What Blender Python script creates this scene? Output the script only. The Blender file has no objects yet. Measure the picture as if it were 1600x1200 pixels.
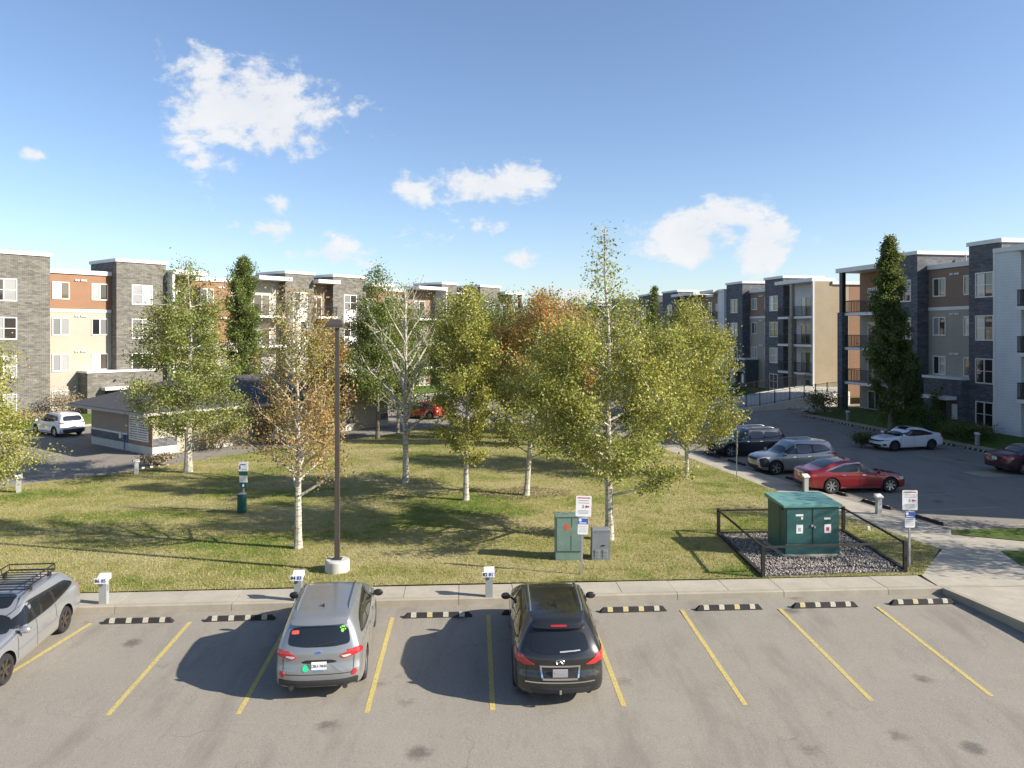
import bpy, bmesh, math, random
import numpy as np
from mathutils import Vector, Matrix
from mathutils.bvhtree import BVHTree
from mathutils.geometry import delaunay_2d_cdt
R = math.radians
random.seed(7); np.random.seed(7)
SC = bpy.context.scene
COL = SC.collection

# ------------------------------------------------------------------ camera, sky, sun, exposure
CAM_Z = 7.5; FPX = 1200.0
cam = bpy.data.objects.new('camera', bpy.data.cameras.new('camera')); COL.objects.link(cam)
cam.location = (0, 0, CAM_Z); cam.rotation_euler = (R(90), 0, 0)
cam.data.sensor_width = 36; cam.data.lens = FPX/1600*36
cam.data.shift_y = -(600-518)/1600.0
cam.data.clip_end = 3000; cam.data.clip_start = .1
SC.camera = cam
SUN_EL, SUN_AZ = 28.5, 104.0            # azimuth clockwise from +Y
SUN_DIR = Vector((math.sin(R(SUN_AZ))*math.cos(R(SUN_EL)), math.cos(R(SUN_AZ))*math.cos(R(SUN_EL)), math.sin(R(SUN_EL))))
sl = bpy.data.lights.new('sun', 'SUN'); sl.energy = 4.6; sl.angle = R(.55); sl.color = (1, .93, .82)
so = bpy.data.objects.new('sun', sl); COL.objects.link(so); so.location = (60, -20, 60)
so.rotation_euler = SUN_DIR.to_track_quat('Z', 'Y').to_euler()
SC.view_settings.view_transform = 'Standard'; SC.view_settings.look = 'None'
SC.view_settings.gamma = 1; SC.view_settings.use_curve_mapping = False
SC.view_settings.exposure = 1.08

W = bpy.data.worlds.new('World'); SC.world = W; W.use_nodes = True
def build_world():
    nt = W.node_tree; N = nt.nodes; L = nt.links; N.clear()
    out = N.new('ShaderNodeOutputWorld'); bg = N.new('ShaderNodeBackground')
    sky = N.new('ShaderNodeTexSky'); sky.sky_type = 'NISHITA'; sky.sun_disc = False
    sky.sun_elevation = R(SUN_EL); sky.sun_rotation = R(SUN_AZ); sky.altitude = 650; sky.air_density = 1.0; sky.dust_density = .9; sky.ozone_density = 1.0
    tc = N.new('ShaderNodeTexCoord')
    def m(op, a, b=None, c=None, clamp=False):
        n = N.new('ShaderNodeMath'); n.operation = op; n.use_clamp = clamp
        for i, v in enumerate((a, b, c)):
            if v is None: continue
            if isinstance(v, (int, float)): n.inputs[i].default_value = v
            else: L.new(v, n.inputs[i])
        return n.outputs[0]
    sep = N.new('ShaderNodeSeparateXYZ'); L.new(tc.outputs['Generated'], sep.inputs[0])
    az = m('ARCTAN2', sep.outputs[0], sep.outputs[1]); el = m('ARCSINE', sep.outputs[2])
    comb = N.new('ShaderNodeCombineXYZ'); L.new(az, comb.inputs[0]); L.new(m('MULTIPLY', el, 1.35), comb.inputs[1])
    def noise(scale, detail, rough, dist=0):
        n = N.new('ShaderNodeTexNoise'); n.inputs['Scale'].default_value = scale; n.inputs['Detail'].default_value = detail
        n.inputs['Roughness'].default_value = rough; n.inputs['Distortion'].default_value = dist
        L.new(comb.outputs[0], n.inputs['Vector']); return n.outputs['Fac']
    n1 = noise(11, 9, .62, .3); n2 = noise(38, 6, .65, .2)
    blobs = [(405,165,165,72,1.25),(330,110,75,40,.75),(440,215,95,40,1),(350,262,55,40,.55),(415,357,62,22,.9),(440,322,35,22,.6),
             (770,290,120,36,.95),(830,275,75,30,.8),(645,297,40,32,.7),(670,385,55,50,.55),(520,410,60,36,.55),(825,402,48,18,.6),
             (1085,370,105,62,1.15),(1195,385,70,58,1.0),(1130,340,95,36,.85),(48,244,26,12,.7),(890,466,45,24,.75),(745,350,60,18,.45),(1030,420,40,14,.4)]
    spec = []
    for px, py, rx, ry, s in blobs:
        a = math.atan((px-800)/FPX); e = math.atan((518-py)/FPX*math.cos(a))
        spec.append((a, e, rx/FPX, ry/FPX, s))
    rg = random.Random(3)
    for k in range(16):                     # the same scattered cumulus all round the sky
        a = rg.uniform(.75, 5.5); a = a if a < math.pi else a-2*math.pi
        spec.append((a, rg.uniform(.1, .7), rg.uniform(.05, .13), rg.uniform(.02, .055), rg.uniform(.7, 1.2)))
    acc = None
    for a, e, rx, ry, s in spec:
        dx = m('DIVIDE', m('SUBTRACT', az, a), rx); dy = m('DIVIDE', m('SUBTRACT', el, e), ry)
        d = m('ADD', m('MULTIPLY', dx, dx), m('MULTIPLY', dy, dy))
        b = m('MULTIPLY', m('SUBTRACT', 1.0, m('SQRT', d)), s)
        acc = b if acc is None else m('MAXIMUM', acc, b)
    nn = m('ADD', m('MULTIPLY', m('SUBTRACT', n1, .5), 3.4), m('MULTIPLY', m('SUBTRACT', n2, .5), 1.2))
    dens = m('ADD', m('ADD', acc, nn), -.12)
    gate = m('MULTIPLY', m('ADD', acc, .55), 2.2, clamp=True)
    fac = m('MULTIPLY', m('MULTIPLY', dens, 1.25, clamp=True), gate, clamp=True)
    mp = N.new('ShaderNodeMapRange'); mp.interpolation_type = 'SMOOTHSTEP'
    L.new(fac, mp.inputs[0]); mp.inputs[1].default_value = .02; mp.inputs[2].default_value = .75
    mp.inputs[3].default_value = 0; mp.inputs[4].default_value = .93
    cl = N.new('ShaderNodeMix'); cl.data_type = 'RGBA'
    shade = m('MULTIPLY', m('SUBTRACT', n1, .35), 2.2, clamp=True)
    cl.inputs[6].default_value = (4.6, 4.75, 5.0, 1); cl.inputs[7].default_value = (5.5, 5.5, 5.5, 1); L.new(shade, cl.inputs[0])
    tint = N.new('ShaderNodeMix'); tint.data_type = 'RGBA'; tint.blend_type = 'MULTIPLY'; tint.inputs[0].default_value = 1
    L.new(sky.outputs[0], tint.inputs[6]); tint.inputs[7].default_value = (.90, .95, 1.06, 1)
    mix = N.new('ShaderNodeMix'); mix.data_type = 'RGBA'
    L.new(mp.outputs[0], mix.inputs[0]); L.new(tint.outputs[2], mix.inputs[6]); L.new(cl.outputs[2], mix.inputs[7])
    bg.inputs[1].default_value = .085
    L.new(mix.outputs[2], bg.inputs[0]); L.new(bg.outputs[0], out.inputs[0])
build_world()

# ------------------------------------------------------------------ materials
MATS = {}
def mat(name, col=(.5,.5,.5), rough=.6, metal=0, coat=0, spec=.5, var=0, vscale=3, bump=0, bscale=40, build=None):
    if name in MATS: return MATS[name]
    m = bpy.data.materials.new(name); m.use_nodes = True; MATS[name] = m
    nt = m.node_tree; b = nt.nodes['Principled BSDF']
    b.inputs['Base Color'].default_value = (*col, 1); b.inputs['Roughness'].default_value = rough
    b.inputs['Metallic'].default_value = metal; b.inputs['Coat Weight'].default_value = coat; b.inputs['Coat Roughness'].default_value = .04
    b.inputs['Specular IOR Level'].default_value = spec
    X = NT(nt, b)
    if var: X.color(X.ramp(X.noise(vscale, 6, .6), [(0.3, [c*(1-var) for c in col]), (.7, [min(1, c*(1+var)) for c in col])]))
    if bump: X.bump(X.noise(bscale, 5, .6), bump)
    if build: build(X)
    return m
class NT:
    def __init__(s, nt, b): s.nt, s.b, s.N, s.L = nt, b, nt.nodes, nt.links; s._tc = None; s._n = None
    def tc(s, kind='Object'):
        if s._tc is None: s._tc = s.N.new('ShaderNodeTexCoord')
        return s._tc.outputs[kind]
    def pos(s):
        g = s.N.new('ShaderNodeNewGeometry'); return g.outputs['Position']
    def island(s):
        g = s.N.new('ShaderNodeNewGeometry'); return g.outputs['Random Per Island']
    def objrand(s):
        g = s.N.new('ShaderNodeObjectInfo'); return g.outputs['Random']
    def noise(s, scale, detail=5, rough=.6, vec=None, dist=0, stretch=None):
        n = s.N.new('ShaderNodeTexNoise'); n.inputs['Scale'].default_value = scale; n.inputs['Detail'].default_value = detail
        n.inputs['Roughness'].default_value = rough; n.inputs['Distortion'].default_value = dist
        v = vec if vec is not None else s.tc()
        if stretch:
            mp = s.N.new('ShaderNodeMapping'); mp.inputs['Scale'].default_value = stretch; s.L.new(v, mp.inputs[0]); v = mp.outputs[0]
        s.L.new(v, n.inputs['Vector']); return n.outputs['Fac']
    def math(s, op, a, b=None, clamp=False):
        n = s.N.new('ShaderNodeMath'); n.operation = op; n.use_clamp = clamp
        for i, v in enumerate((a, b)):
            if v is None: continue
            if isinstance(v, (int, float)): n.inputs[i].default_value = v
            else: s.L.new(v, n.inputs[i])
        return n.outputs[0]
    def ramp(s, fac, stops, interp='LINEAR'):
        r = s.N.new('ShaderNodeValToRGB'); r.color_ramp.interpolation = interp
        e = r.color_ramp.elements
        while len(e) < len(stops): e.new(.5)
        for el, (p, c) in zip(e, stops):
            el.position = p; el.color = (*c, 1) if len(c) == 3 else c
        s.L.new(fac, r.inputs[0]); return r.outputs[0]
    def mix(s, fac, a, b, mode='MIX'):
        n = s.N.new('ShaderNodeMix'); n.data_type = 'RGBA'; n.blend_type = mode
        for i, v in ((0, fac), (6, a), (7, b)):
            if isinstance(v, (int, float)): n.inputs[i].default_value = v
            elif isinstance(v, (tuple, list)): n.inputs[i].default_value = (*v, 1)
            else: s.L.new(v, n.inputs[i])
        return n.outputs[2]
    def color(s, c): s.L.new(c, s.b.inputs['Base Color'])
    def rough(s, c): s.L.new(c, s.b.inputs['Roughness'])
    def bump(s, h, strength=.3, dist=.02):
        n = s.N.new('ShaderNodeBump'); n.inputs['Strength'].default_value = strength; n.inputs['Distance'].default_value = dist
        s.L.new(h, n.inputs['Height'])
        if s._n is not None: s.L.new(s._n, n.inputs['Normal'])
        s._n = n.outputs[0]; s.L.new(s._n, s.b.inputs['Normal'])
    def sep(s, v):
        n = s.N.new('ShaderNodeSeparateXYZ'); s.L.new(v, n.inputs[0]); return n.outputs
    def comb(s, x, y, z):
        n = s.N.new('ShaderNodeCombineXYZ')
        for i, v in enumerate((x, y, z)):
            if isinstance(v, (int, float)): n.inputs[i].default_value = v
            else: s.L.new(v, n.inputs[i])
        return n.outputs[0]
def b_asphalt(c0, c1, speck):
    def f(X):
        p = X.pos()
        big = X.noise(.35, 5, .6, p); mid = X.noise(2.2, 6, .65, p); fine = X.noise(55, 3, .7, p)
        base = X.ramp(big, [(.3, c0), (.7, c1)])
        base = X.mix(X.math('MULTIPLY', X.math('SUBTRACT', mid, .42), 1.3, True), base, [c*.86 for c in c0])
        base = X.mix(X.ramp(fine, [(.4, (0,0,0)), (.66, (1,1,1))]), base, X.mix(.75, base, speck))
        base = X.mix(X.math('MULTIPLY', X.ramp(X.noise(31, 4, .75, p), [(.5, (0,0,0)), (.68, (1,1,1))]), .4), base, [c*.62 for c in c0])
        wear = X.noise(.9, 5, .65, p, stretch=(1.6, .35, 1))
        base = X.mix(X.math('MULTIPLY', X.ramp(wear, [(.5, (0,0,0)), (.72, (1,1,1))]), .5), base, [c*.72 for c in c0])
        vo = X.N.new('ShaderNodeTexVoronoi'); vo.feature = 'F1'; vo.inputs['Scale'].default_value = .55; X.L.new(p, vo.inputs['Vector'])
        wob = X.noise(6, 4, .7, p)
        spot = X.math('ADD', vo.outputs['Distance'], X.math('MULTIPLY', wob, .22))
        st = X.ramp(spot, [(.17, (1,1,1)), (.27, (0,0,0))])
        base = X.mix(X.math('MULTIPLY', st, .55), base, (.035,.033,.03))
        ck = X.N.new('ShaderNodeTexVoronoi'); ck.feature = 'DISTANCE_TO_EDGE'; ck.inputs['Scale'].default_value = .16
        wv = X.N.new('ShaderNodeVectorMath'); wv.operation = 'ADD'; X.L.new(p, wv.inputs[0])
        nz = X.N.new('ShaderNodeTexNoise'); nz.inputs['Scale'].default_value = 1.1; nz.inputs['Detail'].default_value = 6; X.L.new(p, nz.inputs['Vector'])
        X.L.new(nz.outputs['Color'], wv.inputs[1]); X.L.new(wv.outputs[0], ck.inputs['Vector'])
        crack = X.ramp(ck.outputs['Distance'], [(0.0, (1,1,1)), (.0035, (0,0,0))])
        gate = X.ramp(X.noise(.5, 2, .5, p), [(.5, (0,0,0)), (.62, (1,1,1))])
        base = X.mix(X.math('MULTIPLY', X.math('MULTIPLY', crack, gate), .35), base, (.05,.045,.04))
        X.color(base); X.bump(fine, .35, .01)
    return f
mat('asphalt_near', rough=.9, spec=.25, build=b_asphalt((.205,.182,.148), (.25,.222,.182), (.36,.33,.28)))
mat('asphalt_far', rough=.88, spec=.25, build=b_asphalt((.185,.167,.142), (.235,.212,.18), (.33,.3,.26)))
def b_conc(c, d=.16):
    def f(X):
        p = X.pos(); o = X.objrand()
        a = X.ramp(X.noise(1.4, 7, .65, p), [(.3, [v*(1-d) for v in c]), (.7, [v*(1+d*.7) for v in c])])
        a = X.mix(X.math('MULTIPLY', o, .22), a, [v*.72 for v in c])
        a = X.mix(X.math('MULTIPLY', X.ramp(X.noise(9, 6, .7, p), [(.5, (0,0,0)), (.75, (1,1,1))]), .35), a, [v*.6 for v in c])
        X.color(a); X.bump(X.noise(70, 3, .6, p), .2, .006)
    return f
mat('concrete', rough=.85, spec=.3, build=b_conc((.40,.36,.29)))
mat('kerb_concrete', rough=.85, spec=.3, build=b_conc((.35,.31,.24)))
mat('concrete_white', rough=.85, build=b_conc((.52,.5,.45)))
mat('joint', (.09,.08,.065), .95)
def b_line(c):
    def f(X):
        p = X.pos(); n = X.noise(26, 5, .75, p)
        X.color(X.mix(X.ramp(n, [(.42, (0,0,0)), (.62, (1,1,1))]), c, (.27,.23,.13)))
    return f
mat('paint_yellow', rough=.8, build=b_line((.56,.43,.11)))
mat('paint_pale', rough=.8, build=b_line((.36,.32,.22)))
def grass_cols(X):
    p = X.pos()
    n1 = X.noise(.16, 4, .6, p, stretch=(1, 1.7, 1)); n2 = X.noise(1.1, 6, .7, p); n3 = X.noise(7, 5, .7, p)
    f = X.math('ADD', X.math('MULTIPLY', n1, .8), X.math('ADD', X.math('MULTIPLY', n2, .45), X.math('MULTIPLY', n3, .3)))
    return X.ramp(f, [(.6, (.085,.145,.018)), (.69, (.18,.2,.042)), (.77, (.3,.27,.1)), (.9, (.4,.34,.17))])
def b_grass(X):
    c = grass_cols(X); n = X.noise(60, 4, .75, X.pos())
    X.color(X.mix(X.math('MULTIPLY', X.ramp(n, [(.35, (1,1,1)), (.6, (0,0,0))]), .5), c, (.07,.075,.02)))
    X.bump(n, .6, .03)
mat('grass', rough=.9, spec=.2, build=b_grass)
def b_blade(X):
    c = grass_cols(X); r = X.island()
    X.color(X.mix(.5, c, X.ramp(r, [(0, (.12,.145,.026)), (.5, (.26,.25,.07)), (1, (.46,.4,.19))])))
mat('grass_blade', rough=.8, spec=.2, build=b_blade)
def b_greengrass(X):
    p = X.pos(); X.color(X.ramp(X.noise(2, 6, .7, p), [(.3, (.05,.085,.015)), (.7, (.10,.14,.03))])); X.bump(X.noise(40, 4, .7, p), .6, .03)
mat('grass_green', rough=.9, spec=.2, build=b_greengrass)  # mottled plain green for ground, islands and berms
def b_stone(dark, light, w=.5, h=.075):
    def f(X):
        s = X.sep(X.tc()); v = X.comb(X.math('ADD', s[0], X.math('MULTIPLY', s[1], 1.0)), s[2], 0)
        def br(bw, bh, off):
            b = X.N.new('ShaderNodeTexBrick'); b.inputs['Scale'].default_value = 1; b.inputs['Brick Width'].default_value = bw; b.inputs['Row Height'].default_value = bh
            b.inputs['Mortar Size'].default_value = .012; b.inputs['Mortar Smooth'].default_value = .2; b.inputs['Bias'].default_value = 0; b.offset = off
            b.inputs['Color1'].default_value = (0,0,0,1); b.inputs['Color2'].default_value = (1,1,1,1); b.inputs['Mortar'].default_value = (.0,.0,.0,1)
            X.L.new(v, b.inputs['Vector']); return b.outputs['Color'], b.outputs['Fac']
        c1, m1 = br(w, h*2, .37); c2, m2 = br(w*.62, h, .45)
        n = X.noise(1.3, 5, .7, v); n2 = X.noise(14, 5, .7, v, stretch=(.35, 2.5, 1))
        k = X.math('ADD', X.math('MULTIPLY', c1, .4), X.math('ADD', X.math('MULTIPLY', c2, .35), X.math('MULTIPLY', n2, .35)))
        col = X.ramp(k, [(.15, dark), (.85, light)])
        col = X.mix(X.math('MULTIPLY', m2, .6), col, [c*.45 for c in dark])
        X.color(col); X.bump(X.math('SUBTRACT', k, m2), .7, .03)
    return f
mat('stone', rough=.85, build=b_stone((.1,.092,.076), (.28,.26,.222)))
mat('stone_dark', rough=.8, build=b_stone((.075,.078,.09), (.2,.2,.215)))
mat('stone_warm', rough=.85, build=b_stone((.2,.18,.14), (.42,.38,.3), .35, .1))
def b_siding(c, pitch=.19):
    def f(X):
        s = X.sep(X.tc()); z = X.math('FRACT', X.math('DIVIDE', s[2], pitch))
        edge = X.ramp(z, [(0, (1,1,1)), (.1, (.55,.55,.55)), (.13, (0,0,0)), (1, (.0,.0,.0))])
        n = X.noise(.7, 5, .6); n2 = X.noise(3, 4, .6, stretch=(.3, .3, 6))
        a = X.ramp(n, [(.3, [v*.9 for v in c]), (.7, [min(1, v*1.06) for v in c])])
        a = X.mix(X.math('MULTIPLY', n2, .14), a, [v*.7 for v in c])
        X.color(X.mix(X.math('MULTIPLY', edge, .45), a, [v*.42 for v in c])); X.bump(z, .5, .02)
    return f
for nm, c in (('siding_orange', (.27,.142,.075)), ('siding_beige', (.385,.355,.275)), ('siding_brown', (.25,.165,.12)), ('siding_taupe', (.36,.325,.26)), ('siding_white', (.66,.67,.68)), ('siding_tan', (.38,.305,.195)), ('siding_grey', (.4,.37,.33))):
    mat(nm, c, .7, build=b_siding(c))
mat('garage_taupe', (.30,.235,.185), .75, var=.06); mat('trim_white', (.66,.65,.62), .5, var=.05); mat('trim_grey', (.34,.35,.36), .5)
mat('frame_white', (.72,.69,.62), .45)
mat('metal_black', (.018,.017,.017), .45); mat('metal_brown', (.085,.07,.058), .5, .3, var=.1)
mat('steel', (.45,.45,.44), .45, .7, var=.1); mat('rust', (.14,.08,.05), .8)
mat('doorway_shade', (.012,.012,.012), .8)
def b_glass(X):
    r = X.objrand(); X.color(X.ramp(r, [(0, (.015,.017,.02)), (.5, (.05,.045,.04)), (1, (.11,.09,.07))], 'LINEAR'))
mat('glass', rough=.04, spec=.9, build=b_glass)
def b_blind(X):
    s = X.sep(X.tc()); r = X.objrand()
    w = X.math('SINE', X.math('MULTIPLY', s[0], 70)); c = X.ramp(r, [(0, (.14,.135,.13)), (.4, (.26,.255,.25)), (1, (.46,.45,.43))])
    X.color(X.mix(X.math('MULTIPLY', w, .1), c, (.2,.2,.2)))
mat('blind', rough=.3, spec=.8, coat=.8, build=b_blind)
mat('shingle', rough=.9, build=lambda X: (X.color(X.ramp(X.noise(9, 6, .75, stretch=(1, 1, 3)), [(.3, (.035,.035,.04)), (.7, (.085,.085,.09))])), X.bump(X.noise(20, 4, .7), .5, .03)))
mat('bark_white', rough=.85, build=lambda X: (X.color(X.mix(X.ramp(X.noise(5, 6, .75, stretch=(1.2, 1.2, 4.5)), [(.5, (0,0,0)), (.62, (1,1,1))]), X.ramp(X.noise(2.5, 4, .6), [(.3, (.36,.32,.25)), (.7, (.58,.54,.45))]), (.05,.042,.035))), X.bump(X.noise(14, 5, .7, stretch=(1,1,3)), .6, .02)))
mat('bark_grey', rough=.9, build=lambda X: (X.color(X.ramp(X.noise(6, 6, .7, stretch=(2,2,.6)), [(.3, (.075,.06,.045)), (.7, (.2,.17,.13))])), X.bump(X.noise(14, 5, .7), .6, .02)))
def leafmat(name, stops, trans=.35):
    def f(X):
        r = X.island(); big = X.noise(.55, 4, .6, X.pos())
        fac = X.math('ADD', X.math('MULTIPLY', r, .62), X.math('MULTIPLY', X.math('SUBTRACT', big, .3), .95), True)
        c = X.ramp(fac, stops); X.color(c)
        t = X.N.new('ShaderNodeBsdfTranslucent'); X.L.new(X.mix(.35, c, (.35,.33,.03)), t.inputs[0])
        ms = X.N.new('ShaderNodeMixShader'); ms.inputs[0].default_value = trans
        X.L.new(X.b.outputs[0], ms.inputs[1]); X.L.new(t.outputs[0], ms.inputs[2])
        X.L.new(ms.outputs[0], X.N['Material Output'].inputs[0])
    mat(name, rough=.5, spec=.35, build=f)
leafmat('leaf_aspen', [(0, (0.086,0.125,0.029)), (.35, (0.172,0.218,0.050)), (.65, (0.297,0.310,0.080)), (1, (0.475,0.422,0.143))])
leafmat('leaf_yellow', [(0, (0.128,0.160,0.035)), (.35, (0.256,0.275,0.060)), (.65, (0.397,0.384,0.086)), (1, (0.589,0.486,0.156))])
leafmat('leaf_green', [(0, (0.058,0.098,0.025)), (.4, (0.111,0.163,0.039)), (.75, (0.208,0.247,0.061)), (1, (0.338,0.338,0.105))])
leafmat('leaf_brown', [(0, (0.138,0.115,0.039)), (.3, (0.299,0.196,0.070)), (.6, (0.437,0.276,0.109)), (1, (0.517,0.276,0.109))])
leafmat('leaf_orange', [(0, (0.165,0.143,0.045)), (.3, (0.374,0.220,0.074)), (.7, (0.550,0.242,0.089)), (1, (0.605,0.330,0.178))])
leafmat('leaf_poplar', [(0, (.045,.075,.022)), (.45, (.085,.13,.035)), (.8, (.16,.2,.06)), (1, (.28,.28,.09))], .42)
leafmat('leaf_shrub', [(0, (.04,.06,.015)), (.5, (.09,.1,.025)), (1, (.2,.16,.05))], .25)
leafmat('leaf_dry', [(0, (.17,.125,.075)), (.5, (.3,.235,.15)), (1, (.46,.4,.28))], .25)
mat('rubber', (.022,.021,.02), .85, var=.3, vscale=9); mat('patch_yellow', (.44,.36,.17), .7, var=.25, vscale=30); mat('patch_pale', (.42,.38,.3), .7, var=.25, vscale=30)
mat('pedestal', (.33,.35,.335), .5, .2, var=.08); mat('pedestal_light', (.66,.67,.62), .5)
mat('plate_white', (.78,.77,.74), .5); mat('ink_black', (.02,.02,.03), .6); mat('ink_red', (.45,.03,.05), .6); mat('ink_blue', (.04,.1,.42), .5); mat('ink_grey', (.36,.34,.35), .6)
mat('green_box', (.024,.095,.088), .45, var=.25, vscale=1.5); mat('green_top', (.12,.27,.225), .4, var=.15); mat('green_pale', (.15,.225,.185), .5, var=.15)
mat('grey_box', (.175,.19,.205), .6, var=.1); mat('orange_red', (.62,.09,.03), .5)
mat('bin_green', (.012,.075,.07), .4); mat('timber', (.02,.016,.014), .8, var=.3)
mat('gravel', rough=.9, build=lambda X: X.color(X.ramp(X.island(), [(0, (.08,.075,.075)), (.4, (.23,.2,.18)), (.75, (.38,.33,.28)), (1, (.55,.5,.44))])))
mat('gravel_bed', (.12,.11,.1), .95, var=.3, vscale=20)
def paint(name, c, metal=.35, rough=.32): return mat(name, c, rough, metal, 1.0)
mat('car_glass', (.012,.014,.015), .03, 0, 0, .9); mat('car_black', (.015,.015,.016), .5); mat('chrome', (.75,.75,.75), .12, 1)
mat('car_plastic', (.03,.03,.032), .6); mat('tyre', (.017,.017,.018), .85); mat('rim_silver', (.55,.55,.56), .25, .9); mat('rim_dark', (.16,.13,.11), .35, .8)
mat('lamp_red', (.42,.02,.022), .12, 0, 1); mat('lamp_clear', (.62,.6,.58), .1, .2, 1); mat('lamp_orange', (.6,.18,.04), .15, 0, 1)
mat('sticker_green', (.02,.5,.22), .5); mat('sticker_lime', (.25,.75,.05), .5); mat('sticker_red', (.65,.09,.07), .5)
mat('seam', (.01,.01,.01), .7)

# ------------------------------------------------------------------ mesh helpers
class MB:
    def __init__(s): s.v = []; s.f = []; s.mi = []; s.m = 0
    def add(s, vs, fs):
        o = len(s.v); s.v += [tuple(v) for v in vs]; s.f += [tuple(i+o for i in f) for f in fs]; s.mi += [s.m]*len(fs); return s
    def box(s, x0, x1, y0, y1, z0, z1):
        return s.add([(x0,y0,z0),(x1,y0,z0),(x1,y1,z0),(x0,y1,z0),(x0,y0,z1),(x1,y0,z1),(x1,y1,z1),(x0,y1,z1)],
                     [(0,3,2,1),(4,5,6,7),(0,1,5,4),(1,2,6,5),(2,3,7,6),(3,0,4,7)])
    def bbox(s, x0, x1, y0, y1, z0, z1, b=.02):      # box with chamfered upper edges
        return s.add([(x0,y0,z0),(x1,y0,z0),(x1,y1,z0),(x0,y1,z0),(x0,y0,z1-b),(x1,y0,z1-b),(x1,y1,z1-b),(x0,y1,z1-b),
                      (x0+b,y0+b,z1),(x1-b,y0+b,z1),(x1-b,y1-b,z1),(x0+b,y1-b,z1)],
                     [(0,3,2,1),(8,9,10,11)]+[(a,(a+1)%4,4+(a+1)%4,4+a) for a in range(4)]+[(4+a,4+(a+1)%4,8+(a+1)%4,8+a) for a in range(4)])
    def prism(s, poly, z0, z1):
        n = len(poly); a = sum(poly[i][0]*poly[(i+1)%n][1]-poly[(i+1)%n][0]*poly[i][1] for i in range(n))
        if a < 0: poly = poly[::-1]
        f0 = z0 if callable(z0) else (lambda x, y: z0); f1 = z1 if callable(z1) else (lambda x, y: z1)
        return s.add([(x, y, f0(x, y)) for x, y in poly]+[(x, y, f1(x, y)) for x, y in poly],
                     [tuple(range(n))[::-1], tuple(range(n, 2*n))]+[(i, (i+1)%n, n+(i+1)%n, n+i) for i in range(n)])
    def tube(s, path, rad, n=6, cap=True):
        P = [Vector(p) for p in path]; rad = rad if hasattr(rad, '__len__') else [rad]*len(P)
        vs = []; up = Vector((.13, .21, .97))
        for i, p in enumerate(P):
            d = (P[min(i+1, len(P)-1)]-P[max(i-1, 0)]); d = d.normalized() if d.length > 1e-9 else Vector((0,0,1))
            a = d.cross(up if abs(d.dot(up)) < .95 else Vector((1,0,0))).normalized(); b = d.cross(a)
            for k in range(n):
                t = 2*math.pi*k/n; vs.append(p+(a*math.cos(t)+b*math.sin(t))*rad[i])
        fs = [(i*n+k, i*n+(k+1)%n, (i+1)*n+(k+1)%n, (i+1)*n+k) for i in range(len(P)-1) for k in range(n)]
        if cap: fs += [tuple(range(n))[::-1], tuple(range((len(P)-1)*n, len(P)*n))]
        return s.add(vs, fs)
    def lathe(s, prof, n=20, axis='z', c=(0,0,0)):
        vs = []
        for r, h in prof:
            for k in range(n):
                t = 2*math.pi*k/n; a, b = r*math.cos(t), r*math.sin(t)
                vs.append((c[0]+a, c[1]+b, c[2]+h) if axis == 'z' else (c[0]+h, c[1]+a, c[2]+b))
        fs = [(i*n+k, i*n+(k+1)%n, (i+1)*n+(k+1)%n, (i+1)*n+k) for i in range(len(prof)-1) for k in range(n)]
        fs += [tuple(range(n))[::-1], tuple(range((len(prof)-1)*n, len(prof)*n))]
        return s.add(vs, fs)
    def mesh(s, name, mats, smooth=False):
        me = bpy.data.meshes.new(name); me.from_pydata(s.v, [], s.f)
        for m in (mats if isinstance(mats, (list, tuple)) else [mats]): me.materials.append(MATS[m])
        if any(s.mi): me.polygons.foreach_set('material_index', s.mi)
        if smooth: me.polygons.foreach_set('use_smooth', [True]*len(s.f)); me.set_sharp_from_angle(angle=R(38))
        me.update(); return me
    def obj(s, name, mats, parent=None, smooth=False, loc=None):
        return link(name, s.mesh(name, mats, smooth), parent, loc)
def link(name, me, parent=None, loc=None, rot=None):
    o = bpy.data.objects.new(name, me); COL.objects.link(o); o.parent = parent
    if loc is not None: o.location = loc
    if rot is not None: o.rotation_euler = rot
    return o
def tag(o, label, cat, group=None, kind=None):
    o['label'] = label
    if cat: o['category'] = cat
    if group: o['group'] = group
    if kind: o['kind'] = kind
    return o
def thing(name, label, cat, loc=(0,0,0), rotz=0, group=None):
    return tag(link(name, None, None, loc, (0, 0, rotz)), label, cat, group)
def struct(o): o['kind'] = 'structure'; return o
def copy_tree(o, parent=None):
    c = o.copy(); COL.objects.link(c); c.parent = parent
    for ch in list(o.children): copy_tree(ch, c)
    return c
def np_mesh(name, V, F, m):
    me = bpy.data.meshes.new(name); V = np.asarray(V, np.float32); F = np.asarray(F, np.int32)
    me.vertices.add(len(V)); me.vertices.foreach_set('co', V.ravel())
    k = F.shape[1]; me.loops.add(F.size); me.loops.foreach_set('vertex_index', F.ravel())
    me.polygons.add(len(F)); me.polygons.foreach_set('loop_start', np.arange(0, F.size, k, dtype=np.int32))
    me.materials.append(MATS[m]); me.update(calc_edges=True); return me
def text_mesh(body, size, m, bold=.0):
    cu = bpy.data.curves.new('lettering', 'FONT'); cu.body = body; cu.size = size; cu.align_x = 'CENTER'; cu.align_y = 'CENTER'; cu.extrude = .001; cu.offset = bold; cu.resolution_u = 2
    o = bpy.data.objects.new('lettering', cu); COL.objects.link(o)
    dg = bpy.context.evaluated_depsgraph_get(); me = bpy.data.meshes.new_from_object(o.evaluated_get(dg))
    bpy.data.objects.remove(o); me.materials.clear(); me.materials.append(MATS[m]); return me
def G(px, py, z=0.0):                      # where the line of sight through a photo point meets the level z
    Y = FPX*(CAM_Z-z)/(py-518); return ((px-800)/FPX*Y, Y)

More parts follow.
